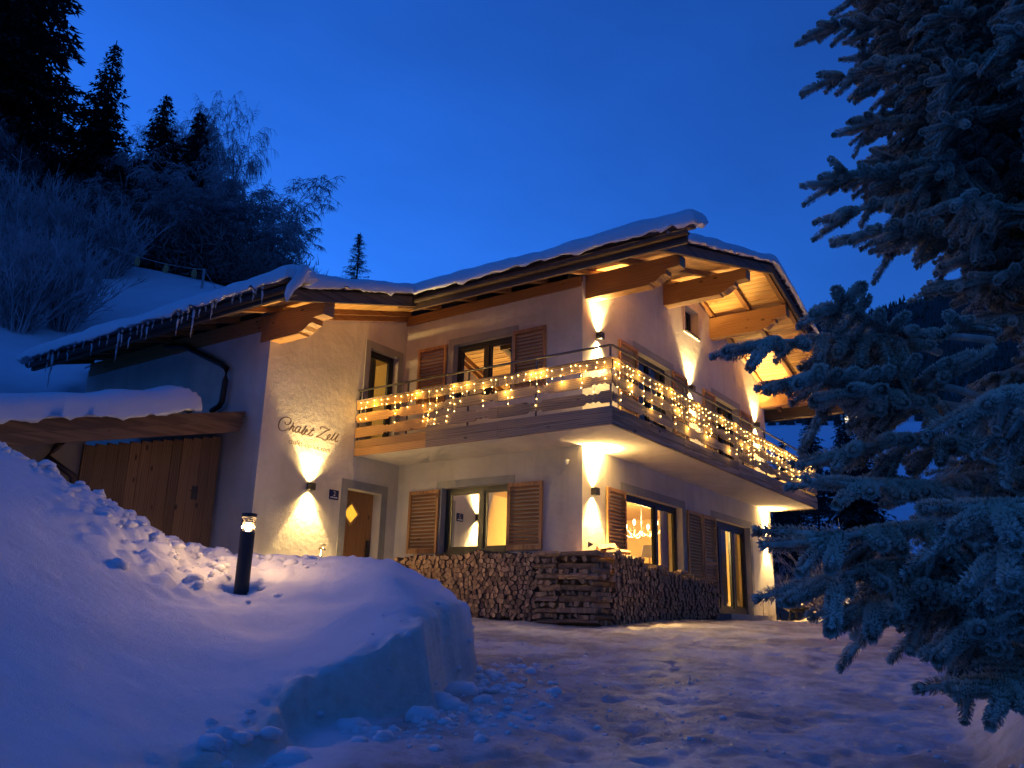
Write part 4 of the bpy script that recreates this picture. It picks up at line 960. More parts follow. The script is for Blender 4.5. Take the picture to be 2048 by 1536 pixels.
def woodpile(label, ax, u0, u1, face, depth, ztop, zbot, seed, loc):
    t = thing('woodpile', label, 'firewood', loc, 'split firewood stacked against the chalet')
    r = random.Random(seed); cells = voronoi(u0, u1, ztop, zbot, .074, seed)
    cam_d = lambda c: (Vector((face, c[0][0], c[0][1])) if ax == 'x' else Vector((c[0][0], face, c[0][1])))-CAM
    cells.sort(key=lambda c: cam_d(c).length); rest = MB()
    for i, (p, poly) in enumerate(cells):
        off = r.uniform(-.035, .02); fn = (lambda a, b_, w: (face+w, a, b_)) if ax == 'x' else (lambda a, b_, w: (a, face+w, b_))
        if i < 300:
            mb = MB().prism(poly, fn, off, depth, 0, 1); part('log', mb, ['logend', 'logside'], t)
        else: rest.prism(poly, fn, off, depth, 0, 1)
    if rest.v: part('small_logs', rest, ['logend', 'logside'], t, kind='stuff')
    return t
woodpile('long stack of split firewood under the kitchen window', 'x', .52, 3.42, -.55, .42, lambda y: .95+.03*math.sin(y*5)-.04*max(0, y-2.8), lambda y: -.13+.035*y, 5, (-.35, 2, -.1))
woodpile('long stack of split firewood under the living room window', 'y', .02, 4.22, -.55, .42, lambda x: np.interp(x, [0, .5, 1.3, 2.4, 3.2, 4.3], [.98, .98, .84, .76, .74, .68])+.02*math.sin(x*9), lambda x: -.13+.045*x, 6, (2, -.35, -.1))
t = thing('woodpile', 'two crosswise stacked firewood columns at the chalet corner', 'firewood', (-.35, -.2, -.1), 'split firewood stacked against the chalet')
def logpiece(a, b_, w, h, seed):
    r = random.Random(seed); k = r.choice((3, 4, 4)); ph = r.uniform(0, 6)
    pr = [(math.cos(ph+i*2*math.pi/k+r.uniform(-.25, .25))*w, math.sin(ph+i*2*math.pi/k+r.uniform(-.25, .25))*h) for i in range(k)]
    ax_ = (Vector(b_)-Vector(a)).normalized(); sx_ = ax_.cross(Vector((0, 0, 1))).normalized()
    mb = MB(); mb.prism(pr, lambda p, q, s_: tuple(Vector(a)+(Vector(b_)-Vector(a))*s_+sx_*p+Vector((0, 0, q))), 0, 1, 0, 0); return mb
for ci, (xa, xb, ya, yb) in enumerate(((-.57, -.15, .10, .50), (-.60, -.10, -.60, .06))):
    z = -.09; lay = 0
    while z < .97:
        nk = RND.choice((4, 5, 5, 6))
        for k in range(nk):
            s_ = (k+.5)/nk+RND.uniform(-.05, .05); j = RND.uniform(-.05, .04)
            if lay % 2: a, b_ = (xa+j, ya+(yb-ya)*s_, z), (xb+j, ya+(yb-ya)*s_+RND.uniform(-.03, .03), z)
            else: a, b_ = (xa+(xb-xa)*s_, ya+j, z), (xa+(xb-xa)*s_+RND.uniform(-.03, .03), yb+j, z)
            part('log', logpiece((a[0], a[1], a[2]+RND.uniform(-.015, .015)), (b_[0], b_[1], b_[2]+RND.uniform(-.015, .015)), RND.uniform(.045, .07), RND.uniform(.042, .056), RND.random()), ['logend', 'logside'], t)
        z += .083; lay += 1
for k in range(16):   # loose pieces thrown on top
    x = RND.uniform(-.5, 3.9); z = np.interp(x, [0, .5, 1.3, 2.4, 3.2, 4.3], [.98, .98, .84, .76, .74, .68])+.06; a = RND.uniform(-.5, .5)
    x_, y_ = x, -.35
    part('log', logpiece((x_-.17*math.cos(a), y_-.17*math.sin(a), z), (x_+.17*math.cos(a), y_+.17*math.sin(a), z+RND.uniform(-.02, .05)), .055, .05, k), ['logend', 'logside'], t)

# ---------------------------------------------------------------- fire bowl near the right corner
fb = Vector((8.85, -.62, gxy(8.85, -.62)))
t = thing('fire_bowl', 'low dark fire bowl holding snowy logs beside the right corner', 'fire bowl', tuple(fb))
mb = MB().tube([(fb.x, fb.y, fb.z+.16), (fb.x, fb.y, fb.z+.18), (fb.x, fb.y, fb.z+.24), (fb.x, fb.y, fb.z+.27)], [.05, .2, .30, .33], 20, cap=False); part('bowl', mb, 'metal', t, True)
for k in range(3):
    a = k*2.1+.4; part('leg', MB().tube([(fb.x+math.cos(a)*.2, fb.y+math.sin(a)*.2, fb.z-.03), (fb.x+math.cos(a)*.17, fb.y+math.sin(a)*.17, fb.z+.2)], .022, 6), 'metal', t)
for k in range(4):
    a = k*.9; part('log', logpiece((fb.x-.15*math.cos(a), fb.y-.15*math.sin(a), fb.z+.27+.03*k), (fb.x+.15*math.cos(a), fb.y+.15*math.sin(a), fb.z+.29+.03*k), .05, .045, 90+k), 'hoar', t)

# ---------------------------------------------------------------- snow clods (rubble of the cleared snow)
def clods():
    r = np.random.RandomState(4); vs = []; fs = []; n0 = 0
    base = np.array([(0, 0, 1), (.94, 0, .3), (.29, .89, .3), (-.76, .55, .3), (-.76, -.55, .3), (.29, -.89, .3), (.76, .55, -.35), (-.29, .89, -.35), (-.94, 0, -.35), (-.29, -.89, -.35), (.76, -.55, -.35), (0, 0, -.9)])
    tri = np.array([(0, 1, 2), (0, 2, 3), (0, 3, 4), (0, 4, 5), (0, 5, 1), (1, 6, 2), (2, 7, 3), (3, 8, 4), (4, 9, 5), (5, 10, 1), (6, 7, 2), (7, 8, 3), (8, 9, 4), (9, 10, 5), (10, 6, 1), (11, 7, 6), (11, 8, 7), (11, 9, 8), (11, 10, 9), (11, 6, 10)])
    ed_ = {}; bv = [tuple(p/np.linalg.norm(p)) for p in base]; nt_ = []
    def mid(a, b_):
        k = (min(a, b_), max(a, b_))
        if k not in ed_: q = np.array(bv[a])+np.array(bv[b_]); bv.append(tuple(q/np.linalg.norm(q))); ed_[k] = len(bv)-1
        return ed_[k]
    for a, b_, c in tri.tolist():
        x_, y_, z_ = mid(a, b_), mid(b_, c), mid(c, a); nt_ += [(a, x_, z_), (b_, y_, x_), (c, z_, y_), (x_, y_, z_)]
    base = np.array(bv); tri = np.array(nt_); NB = len(base)
    areas = [(-3.0, 8.2, .8, .4, 70, .05), (-4.0, 8.85, .9, .28, 90, .05), (-2.4, 8.75, .5, .2, 40, .04), (-.02, 7.4, .3, 1.0, 110, .028), (-.45, 6.4, .3, .6, 70, .026), (8.2, 18.7, 1.2, .7, 90, .09), (2.8, 5.5, .2, .8, 20, .03), (.9, 7.2, 1.6, 2.2, 420, .013), (-.35, 7.3, .2, .7, 26, .085), (-.95, 6.2, .25, .35, 22, .07), (-1.6, 5.5, .25, .3, 18, .06), (-.15, 8.3, .2, .3, 12, .06), (0.2, 8.5, .35, .6, 40, .035), (-4.9, 8.6, .5, .3, 60, .05)]
    for (cl, cdd, sl, sd, n, sz) in areas:
        for i in range(n):
            l = cl+r.randn()*sl*.6; dd = cdd+r.randn()*sd*.6
            s_ = sz*np.exp(r.randn()*.55)*.62; z = gz(l, dd)
            v = base*(1+r.uniform(-.20, .20, (NB, 1)))*s_*np.array([r.uniform(.8, 1.3), r.uniform(.8, 1.3), r.uniform(.6, .9)])
            p = P(l, dd, z-s_*.12); vs.append(v+np.array(p)); fs.append(tri+n0); n0 += NB
    me = npmesh('snow_clods', np.concatenate(vs), np.concatenate(fs), 'snow', True)
    o = bpy.data.objects.new('snow_clods', me); COL.objects.link(o); tag(o, 'broken clods of snow scattered over the snowbank and drive edges', 'snow', None, 'stuff')
clods()

# ---------------------------------------------------------------- background trees
def spruce_meshes(h, seed, dens=1.0, droop=.35, spread=.2):
    r = random.Random(seed); tr = MB(); tr.tube([(0, 0, -1.5), (0, 0, h*.5), (r.uniform(-.1, .1), 0, h)], [h*.016, h*.009, .02], 7)
    rs_ = np.random.RandomState(seed); V = []; Fc = []
    z = h*.05; k = 0
    while z < h*.985:
        t = z/h; R = (1-t)**.85*h*spread+.12; nb = max(4, int((7+5*(1-t))*dens))
        for i in range(nb):
            a = r.uniform(0, 2*math.pi); ln = R*r.uniform(.62, 1.15); dz = -droop*ln*r.uniform(.6, 1.3)
            m_ = max(3, int(ln/.16)); ca, sa = math.cos(a), math.sin(a)
            for j in range(m_):
                s_ = (j+r.random())/m_; k_ = min(1, .22+R/2.2); w = k_*(.12+.20*(1-s_)*min(1, ln*.5))
                for q in range(4):
                    rr = ln*s_; zz = z+dz*s_*s_+.12*ln*s_; off = r.uniform(-1, 1)*w*2.2
                    cx_ = ca*rr-sa*off; cy_ = sa*rr+ca*off; sz = r.uniform(.22, .46)*k_
                    d1 = Vector((ca*r.uniform(.4, 1)+r.uniform(-.5, .5), sa*r.uniform(.4, 1)+r.uniform(-.5, .5), r.uniform(-.9, .15))).normalized()*sz
                    d2 = Vector((-d1.y, d1.x, r.uniform(-.12, .12))).normalized()*sz*.30
                    n = len(V); V += [(cx_-d2.x, cy_-d2.y, zz-d2.z), (cx_+d2.x, cy_+d2.y, zz+d2.z), (cx_+d1.x, cy_+d1.y, zz+d1.z)]; Fc.append((n, n+1, n+2))
        z += h*.018+.10*(1-t)
    return tr, V, Fc
def spruce(name, label, h, seed, loc, group, dens=1.0, mat='farneedle', spread=.2, droop=.35):
    t = thing(name, label, 'tree', (0, 0, 0), group); tr, V, Fc = spruce_meshes(h, seed, dens, droop, spread)
    part('trunk', tr, 'bark', t); part('crown', npmesh('crown', V, Fc, mat), None, t); t.location = loc; return t
GRP = 'spruces on the slope behind the chalet'
def at(l, dd, dz=-.3): p = P(l, dd, 0); return (p.x, p.y, gz(l, dd)+dz)
def topz(l, dd, z): return z-gz(l, dd)
SP = [('tallest dark spruce at the left edge rising beyond the top of the photo', -25.0, 36, 38.0, 11, .25),
      ('second dark spruce right of the tallest one', -19.6, 35, 26.6, 12, .20),
      ('pointed spruce in the middle of the left tree group', -15.3, 32, 21.6, 13, .23),
      ('bushy topped spruce just left of the frosted birch', -13.75, 32, 20.9, 14, .24),
      ('broad dark spruce filling the far left edge of the slope', -23.5, 29, 27.5, 15, .22),
      ('lower dark spruce between the tallest spruce and the pointed one', -18.4, 30, 17.5, 16, .22),
      ('short dark spruce behind the frosted shrubs above the shed', -20.5, 27, 19.0, 17, .22),
      ('low dark spruce under the frosted birch', -13.2, 31, 17.0, 18, .25),
      ('dark spruce filling the dip between the second and the pointed spruce', -17.3, 34, 19.6, 19, .24),
      ('short spruce standing just left of the pointed one', -16.4, 31, 17.6, 20, .27),
      ('squat spruce between the bushy topped one and the birch', -12.6, 33, 18.2, 22, .26),
      ('dark spruce behind the arching frosted tree', -11.2, 35, 17.2, 23, .24),
      ('big shaded spruce low on the far left slope', -22.0, 28, 20.5, 24, .27)]
for lab, l, dd, ztop, sd, spd in SP:
    h = topz(l, dd, ztop)+.3; spruce('spruce_tree', lab, h, sd, at(l, dd), GRP, 1.15, 'farneedle' if sd != 18 else 'farneedle_frost', spd)
def bare_tree(h, seed, spread=.5, weep=.3, depth=5, r0=None, upright=.55, minr=.008, kids=(3, 4)):
    r = random.Random(seed); tr = MB(); tw = MB()
    def grow(p, d_, ln, rad, lev):
        n = 4 if lev < 2 else 3; pts = [p]; rr = [rad]
        for i in range(n):
            d_ = (d_+Vector((r.uniform(-.18, .18), r.uniform(-.18, .18), r.uniform(-.1, .12)-weep*(lev/depth)**1.5*.5))).normalized()
            p = p+d_*ln/n; pts.append(p); rr.append(max(minr*.6, rad*(1-.55*(i+1)/n)))
        (tr if lev == 0 else tw).tube(pts, rr, 6 if lev == 0 else (4 if lev == 1 else 3), cap=False)
        if lev >= depth: return
        k = r.randint(*kids)+(3 if lev == 0 else 0)
        for i in range(k):
            s_ = r.uniform(.25, 1.0) if lev else r.uniform(.2, 1); j = min(n-1, int(s_*n)); q = pts[j].lerp(pts[j+1], s_*n-j)
            a = r.uniform(0, 2*math.pi); side = Vector((math.cos(a), math.sin(a), 0))
            nd = (d_*upright+side*spread+Vector((0, 0, .25-weep*lev/depth))).normalized()
            grow(q, nd, ln*r.uniform(.5, .72)*(1-.25*s_*(lev == 0)), max(minr, rr[j]*.55), lev+1)
        grow(pts[-1], d_, ln*.55, rr[-1], lev+1)
    grow(Vector((0, 0, -.4)), Vector((0, 0, 1)), h*.62, r0 or h*.014, 0)
    return tr, tw
def bare(name, label, h, seed, loc, group, mat='frosttwig', cat='tree', **kw):
    t = thing(name, label, cat, (0, 0, 0), group); a, b_ = bare_tree(h, seed, **kw)
    part('trunk', a, 'bark' if mat != 'hoar' else 'hoar', t); part('crown', b_, mat, t); t.location = loc; return t
GB = 'frosted bare trees on the slope'
birch = bare('frosted_birch', 'tall frosted birch with drooping twigs against the sky', 8.2, 3, at(-12.1, 34), GB, spread=.34, weep=.75, depth=5, upright=.62, minr=.011, kids=(4, 6))
def recopy(src, l, dd, rz, s, lab): return copy_thing(src, at(l, dd), rz, s, lab)
b2 = bare('frosted_tree', 'rounded frosted tree with arching branches right of the birch', 5.2, 9, at(-10.6, 31), GB, spread=.62, weep=.5, depth=5, upright=.5, minr=.011, kids=(4, 5))
recopy(b2, -9.3, 30.5, 2.0, (.6, .6, .62), 'low frosted tree with hooked twigs at the right end of the tree group')
recopy(b2, -11.6, 30, 4.0, (.95, .95, 1.0), 'frosted tree in front of the birch above the snowy crest')
recopy(b2, -13.0, 29, 1.0, (.85, .85, .85), 'frosted tree behind the festoon line above the snowy crest')
recopy(birch, -18.6, 37, 2.2, (.7, .7, .8), 'thin frosted birch between the second and the pointed spruce')
recopy(b2, -15.3, 29, 2.6, .72, 'frosted tree left of the festoon pole')
recopy(birch, -21.5, 30, 5.2, .6, 'frosted birch in front of the broad dark spruce')
recopy(b2, -18.2, 27, 3.3, .7, 'frosted tree over the shrubs at far left')
def undergrowth():
    r = np.random.RandomState(21); n = 60000
    l = r.uniform(-34, -8.2, n); dd = r.uniform(27.5, 40, n); z0 = height(l, dd)[0]
    hmax = np.interp(l, [-34, -22, -15, -11, -9, -8.2], [6, 4.2, 3.4, 3.6, 2.8, 1.0])*(.75+.5*fbm(l*.5, dd*.5, 3, 5)); z = z0+hmax*r.uniform(0, 1, n)**.8
    p = np.stack([CAM.x+dd*FW.x+l*RT.x, CAM.y+dd*FW.y+l*RT.y, z], 1)
    d_ = r.randn(n, 3)*[.7, .7, .6]+[0, 0, .55]; d_ /= np.linalg.norm(d_, axis=1, keepdims=True); ln = r.uniform(.3, .8, (n, 1))
    s_ = np.cross(d_, r.randn(n, 3)); s_ /= np.linalg.norm(s_, axis=1, keepdims=True)
    v = np.stack([p-s_*.028, p+s_*.028, p+d_*ln], 1).reshape(-1, 3); f = np.arange(3*n).reshape(-1, 3)
    o = bpy.data.objects.new('undergrowth', npmesh('undergrowth', v, f, 'underwood')); COL.objects.link(o)
    tag(o, 'dense dark frosted brushwood filling the slope behind the snowy crest', 'brushwood', None, 'stuff')
undergrowth(); birch.scale = (.62, .62, 1.08); recopy(birch, -14.6, 33, 3.9, (.55, .55, .92), 'slim frosted birch between the pointed and the bushy topped spruce')
# larch on the far slope behind the roof
bigl = at(-9.3, 46)
t = thing('larch_tree', 'small lone bare larch standing behind the roof of the wing', 'tree', (0, 0, 0)); hL = 22.05-bigl[2]
r = random.Random(5); tr = MB().tube([(0, 0, 0), (.05, 0, hL)], [.13, .015], 6); tw = MB(); z = hL*.12
while z < hL*.98:
    tt = z/hL; R = (1-tt)**.9*1.75+.12
    for i in range(6):
        a = r.uniform(0, 6.28); ln = R*r.uniform(.6, 1.1); pts = [(0, 0, z)]
        for k in range(1, 5): s_ = k/4; pts.append((math.cos(a)*ln*s_, math.sin(a)*ln*s_, z+.05*ln-.35*ln*s_+.3*ln*s_*s_))
        tw.tube(pts, [.022, .016, .013, .01, .007], 3, cap=False)
        for k in (1, 2, 3, 4):
            p = Vector(pts[k])
            for q in range(5):
                e = p+Vector((r.uniform(-.3, .3), r.uniform(-.3, .3), r.uniform(-.32, .05)))*(.5+.6*(1-tt)); tw.tube([tuple(p), tuple(e)], [.010, .005], 3, cap=False)
    z += .19
part('trunk', tr, 'bark', t); part('crown', tw, 'farneedle_frost', t); t.location = bigl
# shrubs on the left slope: upright twiggy
def shrub_mesh(h, n, seed, spread=.5, curl=.1, minr=.006, sub=5):
    r = random.Random(seed); mb = MB()
    for i in range(n):
        a = r.uniform(0, 6.28); lean = r.uniform(.05, spread); ln = h*r.uniform(.55, 1.05); p = Vector((math.cos(a)*r.uniform(0, .3)*h*.4, math.sin(a)*r.uniform(0, .3)*h*.4, 0))
        d_ = Vector((math.cos(a)*lean, math.sin(a)*lean, 1)).normalized(); pts = [p]
        for k in range(6):
            d_ = (d_+Vector((r.uniform(-.12, .12), r.uniform(-.12, .12), r.uniform(-.05, .08)-curl*k*.12))).normalized(); p = p+d_*ln/6; pts.append(p)
        mb.tube(pts, [minr*(2.2-1.6*k/6) for k in range(7)], 3, cap=False)
        for k in range(sub):
            j = r.randint(1, 5); q = pts[j]; e = (d_+Vector((r.uniform(-.8, .8), r.uniform(-.8, .8), r.uniform(-.2, .6)))).normalized()
            q2 = q+e*ln*.14; q3 = q2+(e+Vector((0, 0, .3))).normalized()*ln*.14; mb.tube([q, q2, q3], [minr*1.2, minr, minr*.6], 3, cap=False)
            for _ in range(3):
                e2 = (e+Vector((r.uniform(-.9, .9), r.uniform(-.9, .9), r.uniform(-.3, .6)))).normalized(); mb.tube([q2, q2+e2*ln*.10], [minr*.9, minr*.5], 3, cap=False)
    return mb
SM = [shrub_mesh(2.6, 62, 31+i, .65, .08, .010, 11) for i in range(2)]
sm = [m_.mesh('stems', 'frosttwig') for m_ in SM]
def shrub(label, l, dd, s_, k, rz, group='frosted shrubs on the slope', mat=None):
    t = thing('frosted_shrub', label, 'shrub', (0, 0, 0), group); o = bpy.data.objects.new('stems', sm[k]); COL.objects.link(o); o.parent = t
    t.location = at(l, dd, -.1); t.rotation_euler = (0, 0, rz); t.scale = (s_,)*3; return t
for i, (lab, l, dd, s_) in enumerate([('large frosted shrub at the far left edge above the snow', -16.2, 24.5, 1.15), ('frosted shrub with upright shoots left of the crest', -14.9, 25.3, 1.15),
        ('frosted shrub reaching toward the snowy crest', -13.4, 25.8, 1.0), ('frosted shrub behind the eave end of the wing', -14.6, 23.2, .95), ('tall frosted shrub deep in the left group', -17.0, 26.5, 1.35), ('frosted shrub on the middle of the left slope', -12.9, 21.5, .95),
        ('small bare shrub on the snow above the roof of the wing', -11.6, 20.5, .9), ('bare shrub beside the far end of the wing eave', -12.1, 19.5, .95)]): shrub(lab, l, dd, s_, i % 2, i*1.7)
# festoon line with shades and its pole
pl_ = P(-9.85, 24.8, 0); gzp = gz(-9.85, 24.8)
t = thing('festoon_line', 'sagging cable with small pale shades on a pole above the snowy crest', 'festoon', (pl_.x, pl_.y, gzp))
part('pole', MB().tube([(pl_.x, pl_.y, gzp-.4), (pl_.x, pl_.y, 10.42)], .045, 6), 'frosttwig', t)
A_, B_, C_ = Vector((.6, 17.25, 10.75)), Vector((pl_.x, pl_.y, 10.4)), Vector((5.1, 16.6, 9.6))
def sag(a, b_, s_): return [a.lerp(b_, i/10)-Vector((0, 0, s_*4*(i/10)*(1-i/10))) for i in range(11)]
part('cable', MB().tube(sag(A_, B_, .12), .014, 4).tube(sag(B_, C_, .05), .014, 4), 'frosttwig', t)
for k in (3, 6, 9):
    p = sag(A_, B_, .12)[k]; part('shade', MB().tube([p, p-Vector((0, 0, .12)), p-Vector((0, 0, .28))], [.03, .085, .08], 8), 'honey', t)

# ---- right side: shrubs by the corner, dark conifers, far hillside
GH = 'hoar frosted bushes beyond the right corner'
hm_ = [shrub_mesh(1.9, 60, 51+i, .9, .35, .008, 7).mesh('stems', 'hoar') for i in range(2)]
for i, (lab, l, dd, s_) in enumerate([('pale frosted bush right behind the fire bowl', 8.2, 22.5, .8), ('tall pale frosted bush with arching grass stems', 8.9, 23.5, 1.35), ('wide frosted bush half hidden by the big spruce', 10.2, 23.5, 1.25), ('low frosted bush at the house corner', 7.9, 24.5, 1.0), ('frosted bush furthest right behind the snow heap', 11.6, 24, 1.3)]):
    t = thing('frosted_bush', lab, 'shrub', (0, 0, 0), GH); o = bpy.data.objects.new('stems', hm_[i % 2]); COL.objects.link(o); o.parent = t
    t.location = at(l, dd, -.1); t.rotation_euler = (0, 0, i*2.1); t.scale = (s_,)*3
GC = 'dark conifers on the slope right of the chalet'
c0 = spruce('dark_conifer', 'dark conifer seen under the right roof overhang', 11.5, 61, at(16.5, 50), GC, .8, 'farneedle', .2)
for i, (lab, l, dd, s_) in enumerate([('dark conifer behind the balcony end', 23, 70, 1.1), ('dark conifer right of the roof overhang', 30.5, 75, 1.5), ('dark conifer behind the frosted bushes', 10.3, 30, .55), ('leaning conifer partly behind the big spruce', 34, 80, 1.3), ('conifer above the far snowy clearing', 40, 110, 1.4), ('conifer low beside the right corner', 13.2, 36, .62), ('small conifer left of the far clearing', 27, 84, .95), ('conifer beyond the far snowy clearing', 48, 120, 1.2)]):
    copy_thing(c0, at(l, dd), i*1.1, s_, lab)
def far_forest():
    r = np.random.RandomState(8); n = 5200; vs = []; fs = []; n0 = 0
    dd = r.uniform(330, 1250, n); l = dd*r.uniform(.05, .78, n)
    z = height(l, dd)[0]; keep = np.ones(n, bool)
    for i in range(n):
        h = r.uniform(6, 12); w = h*.2; p = P(float(l[i]), float(dd[i]), 0); k = 5; a0 = r.uniform(0, 6)
        for (zz, ww) in ((-.5, 1.0), (.3*h, .72)):
            ang = a0+np.arange(k)*2*np.pi/k
            ring = np.stack([p.x+np.cos(ang)*w*ww, p.y+np.sin(ang)*w*ww, np.full(k, z[i]+zz)], 1)
            top = np.array([[p.x, p.y, z[i]+(h if ww < 1 else h*.65)]]); vs.append(np.concatenate([ring, top])); fs.append(np.array([(j, (j+1) % k, k) for j in range(k)])+n0); n0 += k+1
    me = npmesh('far_forest', np.concatenate(vs), np.concatenate(fs), 'farneedle'); o = bpy.data.objects.new('far_forest', me); COL.objects.link(o)
    tag(o, 'far dark forest covering the mountain ridge behind the big spruce', 'forest', None, 'stuff')
far_forest()
# far lit house
fl, fd = 122.0, 290.0; fp = P(fl, fd, 0); fz = 96.0-.0
fz = gz(fl, fd)
t = thing('far_house', 'tiny far house with lit windows on the mountainside', 'house', (fp.x, fp.y, fz))
part('wall', MB().box(fp.x-4, fp.x+4, fp.y-4, fp.y+4, fz-2, fz+5), 'plaster', t)
part('roof', MB().prism([(-5, 5.001), (5, 5.001), (0, 8)], lambda a, b_, w: (fp.x+a, fp.y+w, fz+b_), -5, 5), 'snow', t)
for s_ in (-1.8, 1.8):
    part('window', MB().box(fp.x-4.06, fp.x-4.01, fp.y+s_-.7, fp.y+s_+.7, fz+1.2, fz+3.2), 'farwin', t)

# ---------------------------------------------------------------- the big frosted spruce on the right
def shoot(rs_, ln, nn, nl=.0205, nw=.0040):
    """needles round a twig along +x: returns verts, tris, tip"""
    t = rs_.uniform(0.0, 1.0, nn); t[:max(18, nn//8)] = rs_.uniform(.96, 1.0, max(18, nn//8)); a = rs_.uniform(0, 2*np.pi, nn)
    L_ = nl*rs_.uniform(.8, 1.15, nn)*np.where(t > .93, .8, 1)
    fwd = rs_.uniform(.35, .95, nn)+np.where(t > .95, rs_.uniform(.3, 5, nn), 0)
    x = t*ln; ca, sa = np.cos(a), np.sin(a)
    base = np.stack([x, ca*.011, sa*.011], 1); dr = np.stack([fwd, ca, sa], 1); dr /= np.linalg.norm(dr, axis=1, keepdims=True)
    side = np.stack([rs_.uniform(-.4, .4, nn), -sa, ca], 1); side /= np.linalg.norm(side, axis=1, keepdims=True)
    e = base+dr*L_[:, None]; w = nw*rs_.uniform(.7, 1.3, nn)[:, None]
    m_ = base+dr*(L_*.7)[:, None]
    v = np.stack([base-side*w*.4, base+side*w*.4, m_+side*w*.6, e, m_-side*w*.6], 1).reshape(-1, 3)
    i = np.arange(nn)*5; f = np.concatenate([np.stack([i, i+1, i+2], 1), np.stack([i, i+2, i+4], 1), np.stack([i+4, i+2, i+3], 1)])
    tip = (np.array([[.05, .05, .6, 1.25, .6]])*(.5+.75*np.clip(sa+.25, 0, 1))[:, None]).ravel(); return v, f, tip
def frame_(p0, d_):
    d_ = np.array(d_, float); d_ /= np.linalg.norm(d_); up = np.array([0, 0, 1.]); s_ = np.cross(up, d_)
    if np.linalg.norm(s_) < 1e-3: s_ = np.array([0, 1., 0])
    s_ /= np.linalg.norm(s_); u_ = np.cross(d_, s_); return np.stack([d_, s_, u_], 1), np.array(p0, float)
def bough(seed, hang=.5, slim=False):
    rs_ = np.random.RandomState(seed); V = []; Fc = []; T = []; n0 = 0; wood_ = MB()
    def add(p0, d_, ln):
        nonlocal n0
        R_, o = frame_(p0, d_); v, f, t = shoot(rs_, ln, int(ln*2000)+60); c = rs_.uniform(-.5, 1.1)
        v = v.copy(); v[:, 2] -= c*v[:, 0]**2
        V.append(v@R_.T+o); Fc.append(f+n0); T.append(t*rs_.uniform(.75, 1.1)); n0 += len(v)
        wood_.tube([tuple(R_@np.array([s_*ln*.97, 0, -c*(s_*ln)**2])+o) for s_ in (0, .33, .67, .98, 1)], [.012, .0135, .012, .007, .0004], 6, cap=False)
        return R_@np.array([ln*.9, 0, -c*(ln*.9)**2])+o
    N_ = 10; main = []; droop = rs_.uniform(.04, .14) if slim else rs_.uniform(.10, .30)
    for i in range(N_+1):
        s_ = i/N_; main.append(np.array([s_, .06*math.sin(s_*4+seed), -droop*s_*s_+.05*s_]))
    wood_.tube([tuple(p) for p in main], [.016*(1-.7*i/N_)+.004 for i in range(N_+1)], 5, cap=False)
    for i in range(2, N_+1):
        s_ = i/N_; d_ = main[i]-main[i-1]; d_ /= np.linalg.norm(d_)
        if i < N_ and s_ > .45: add(main[i-1], d_, .10)
        for sd in (-1, 1):
            if rs_.rand() < .06: continue
            ang = math.radians(rs_.uniform(28, 58)); ln = (.18+.27*(1-s_)**.8)*rs_.uniform(.8, 1.2)*(.62 if slim else 1)
            if slim and s_ < .28: continue
            sdv = np.array([d_[0]*math.cos(ang), sd*math.sin(ang), d_[2]-hang*rs_.uniform(.0, .9)*.8]); sdv /= np.linalg.norm(sdv)
            e = add(main[i], sdv, min(ln, .33))
            if ln > .2:
                for s2 in (-1, 1):
                    if rs_.rand() < .25: continue
                    lat = np.cross(sdv, [0, 0, 1.]); lat /= np.linalg.norm(lat)+1e-9
                    k = rs_.uniform(.35, .8); q = main[i]*(1-k)+e*k
                    td = sdv*.9+lat*s2*rs_.uniform(.35, .8)+np.array([0, 0, -hang*rs_.uniform(.1, .8)]); add(q, td/np.linalg.norm(td), rs_.uniform(.14, .24))
    for k in range(4):
        d_ = main[-1]-main[-2]; d_ /= np.linalg.norm(d_); d_ = d_+np.array([0, (k-1.5)*.45, rs_.uniform(-.35, .15)]); add(main[-1], d_, rs_.uniform(.20, .31))
    wv = np.array(wood_.v); wf = [(a, b_, c) for (a, b_, c, e) in wood_.f]+[(a, c, e) for (a, b_, c, e) in wood_.f]
    nv = np.concatenate(V); v = np.concatenate([nv, wv]); f = np.concatenate([np.concatenate(Fc), np.array(wf)+len(nv)]); tp = np.concatenate([np.concatenate(T), np.full(len(wv), .45)])
    return npmesh('bough', v, f, 'needle', False, {'tip': tp})
BM = [bough(i, [.25, .6, .95, 1.3][i % 4]) for i in range(8)]; BS = [bough(20+i, [.3, .8, 1.2][i % 3], True) for i in range(6)]
TX, TD = 3.55, 4.75     # trunk foot in the local frame
tb = P(TX, TD, -.9)
hero = thing('frosted_spruce', 'large frost covered spruce filling the right side of the photo', 'tree', tuple(tb))
part('trunk', MB().tube([tb, tb+Vector((0, 0, 2.5)), tb+Vector((.03, 0, 8.5))], [.13, .10, .03], 10), 'bark', hero, True)
def place_bough(root, tip, k, roll=0, wid=1.0, slim=False):
    root, tip = Vector(root), Vector(tip)+Vector((0, 0, .13 if slim else .10)); v = tip-root; ln = v.length
    o = bpy.data.objects.new('bough', BS[k % 6] if slim else BM[k % 8]); COL.objects.link(o); o.parent = hero; ORG[o.name] = org(hero)
    x = v.normalized(); y = Vector((0, 0, 1)).cross(x).normalized(); z = x.cross(y)
    R_ = Matrix((x, y, z)).transposed() @ Matrix.Rotation(roll, 3, 'X')
    mt = R_.to_4x4(); mt.translation = root-Vector(org(hero)); s_ = ln/1.24
    o.matrix_local = mt @ Matrix.Diagonal((s_, max(.8, min(1.25, s_))*wid, max(.8, min(1.25, s_))*wid, 1)); return o
def trunk_at(z): return Vector((tb.x, tb.y, z))
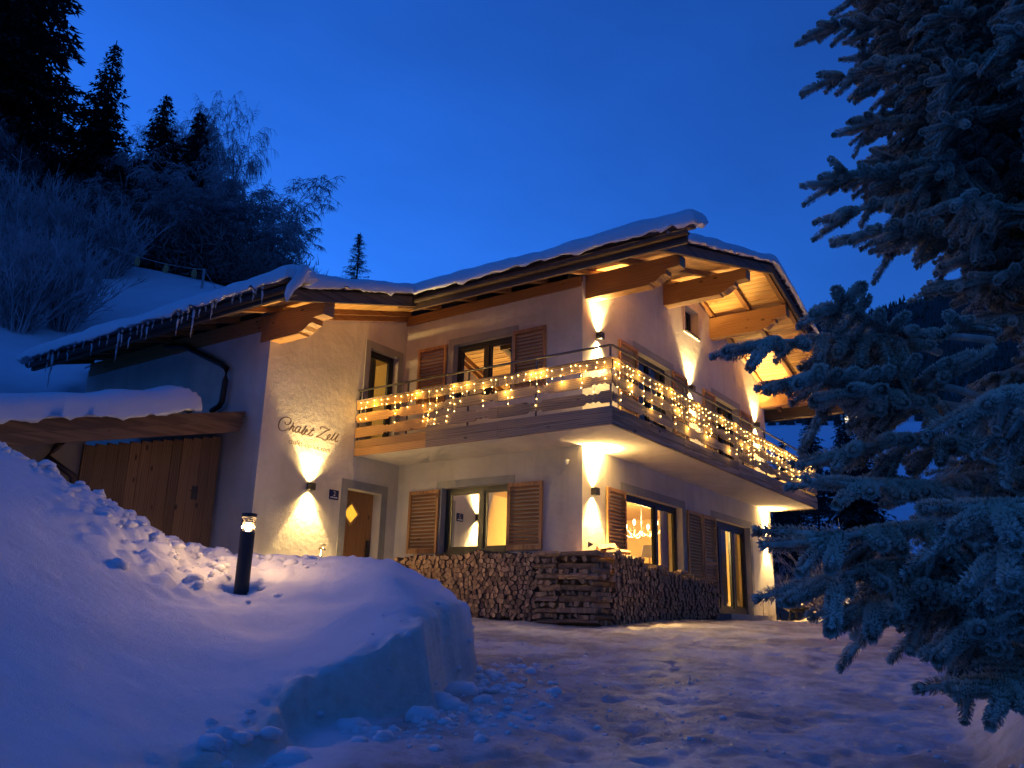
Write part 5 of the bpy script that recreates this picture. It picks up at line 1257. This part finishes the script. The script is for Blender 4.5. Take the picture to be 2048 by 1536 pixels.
TIPS = [(1.89, 4.8, 3.76), (1.8, 4.6, 3.13), (1.95, 4.5, 2.74), (1.66, 4.4, 2.31), (1.78, 4.4, 2.44), (1.71, 4.3, 2.14), (1.8, 4.2, 1.98), (1.96, 4.2, 1.89), (2.24, 4.1, 1.68), (2.36, 4, 1.61), (2.14, 4.9, 4.09), (0.93, 3.2, 0.99), (1.03, 3.1, 0.82), (1.2, 3.2, 1.08), (1.17, 3.1, 0.68), (1.07, 2.9, 0.34), (0.88, 2.6, 0.15), (0.91, 2.6, 0.0), (1.06, 2.7, -0.07), (1.19, 2.7, -0.1), (1.24, 2.6, -0.24), (1.34, 2.6, -0.32), (1.16, 3.2, 0.55), (1.3, 2.2, 0.52), (1.21, 2.1, 0.17), (1.2, 2.1, -0.02)]
for i, (l, dd, z) in enumerate(TIPS):
    tip = P(l, dd, z); tr_ = trunk_at(z+.25+.12*(i % 3)); v = tip-tr_
    ln = min(v.length*.9, 1.35); root = tip-v.normalized()*ln; place_bough(root, tip, i, RND.uniform(-.4, .4), 1.0, True)
# the dense body of the tree
rr_ = random.Random(12)
n_b = 0; i = 0
while n_b < 330 and i < 6000:
    i += 1
    z = rr_.uniform(-.5, 6.2); a = rr_.uniform(0, 2*math.pi)
    R0 = np.interp(z, [-.5, .3, 1.2, 2.0, 3.6, 6.5], [2.0, 2.5, 2.4, 1.9, 1.9, 1.7])*rr_.uniform(.35, 1.0)
    dv = Vector((math.cos(a), math.sin(a), 0))
    if dv.dot(FW) > .8 or dv.dot(RT) > .55: continue
    tip = trunk_at(z-.15-R0*.15)+dv*R0; root = tip-(dv+Vector((0, 0, -.12))).normalized()*min(R0, 1.15)
    q = tip-CAM; D_ = q.dot(FW); l_ = q.dot(RT)
    if D_ < 1.9 or l_/D_ > .95: continue
    el = math.degrees(math.atan2(q.z, D_))
    if el < np.interp(l_/D_, [.35, .45, .55, .75], [2.5, .5, -2.0, -4.0]): continue
    if l_/D_ < np.interp(el, [-7, -4, -1, 3, 10, 17, 20, 23.5, 27, 31, 38, 45], [.60, .50, .40, .36, .42, .49, .54, .55, .43, .39, .41, .44])+np.interp(el, [18, 24], [.26, .17])/D_: continue
    place_bough(root, tip, i, rr_.uniform(-.5, .5), 1.0); n_b += 1
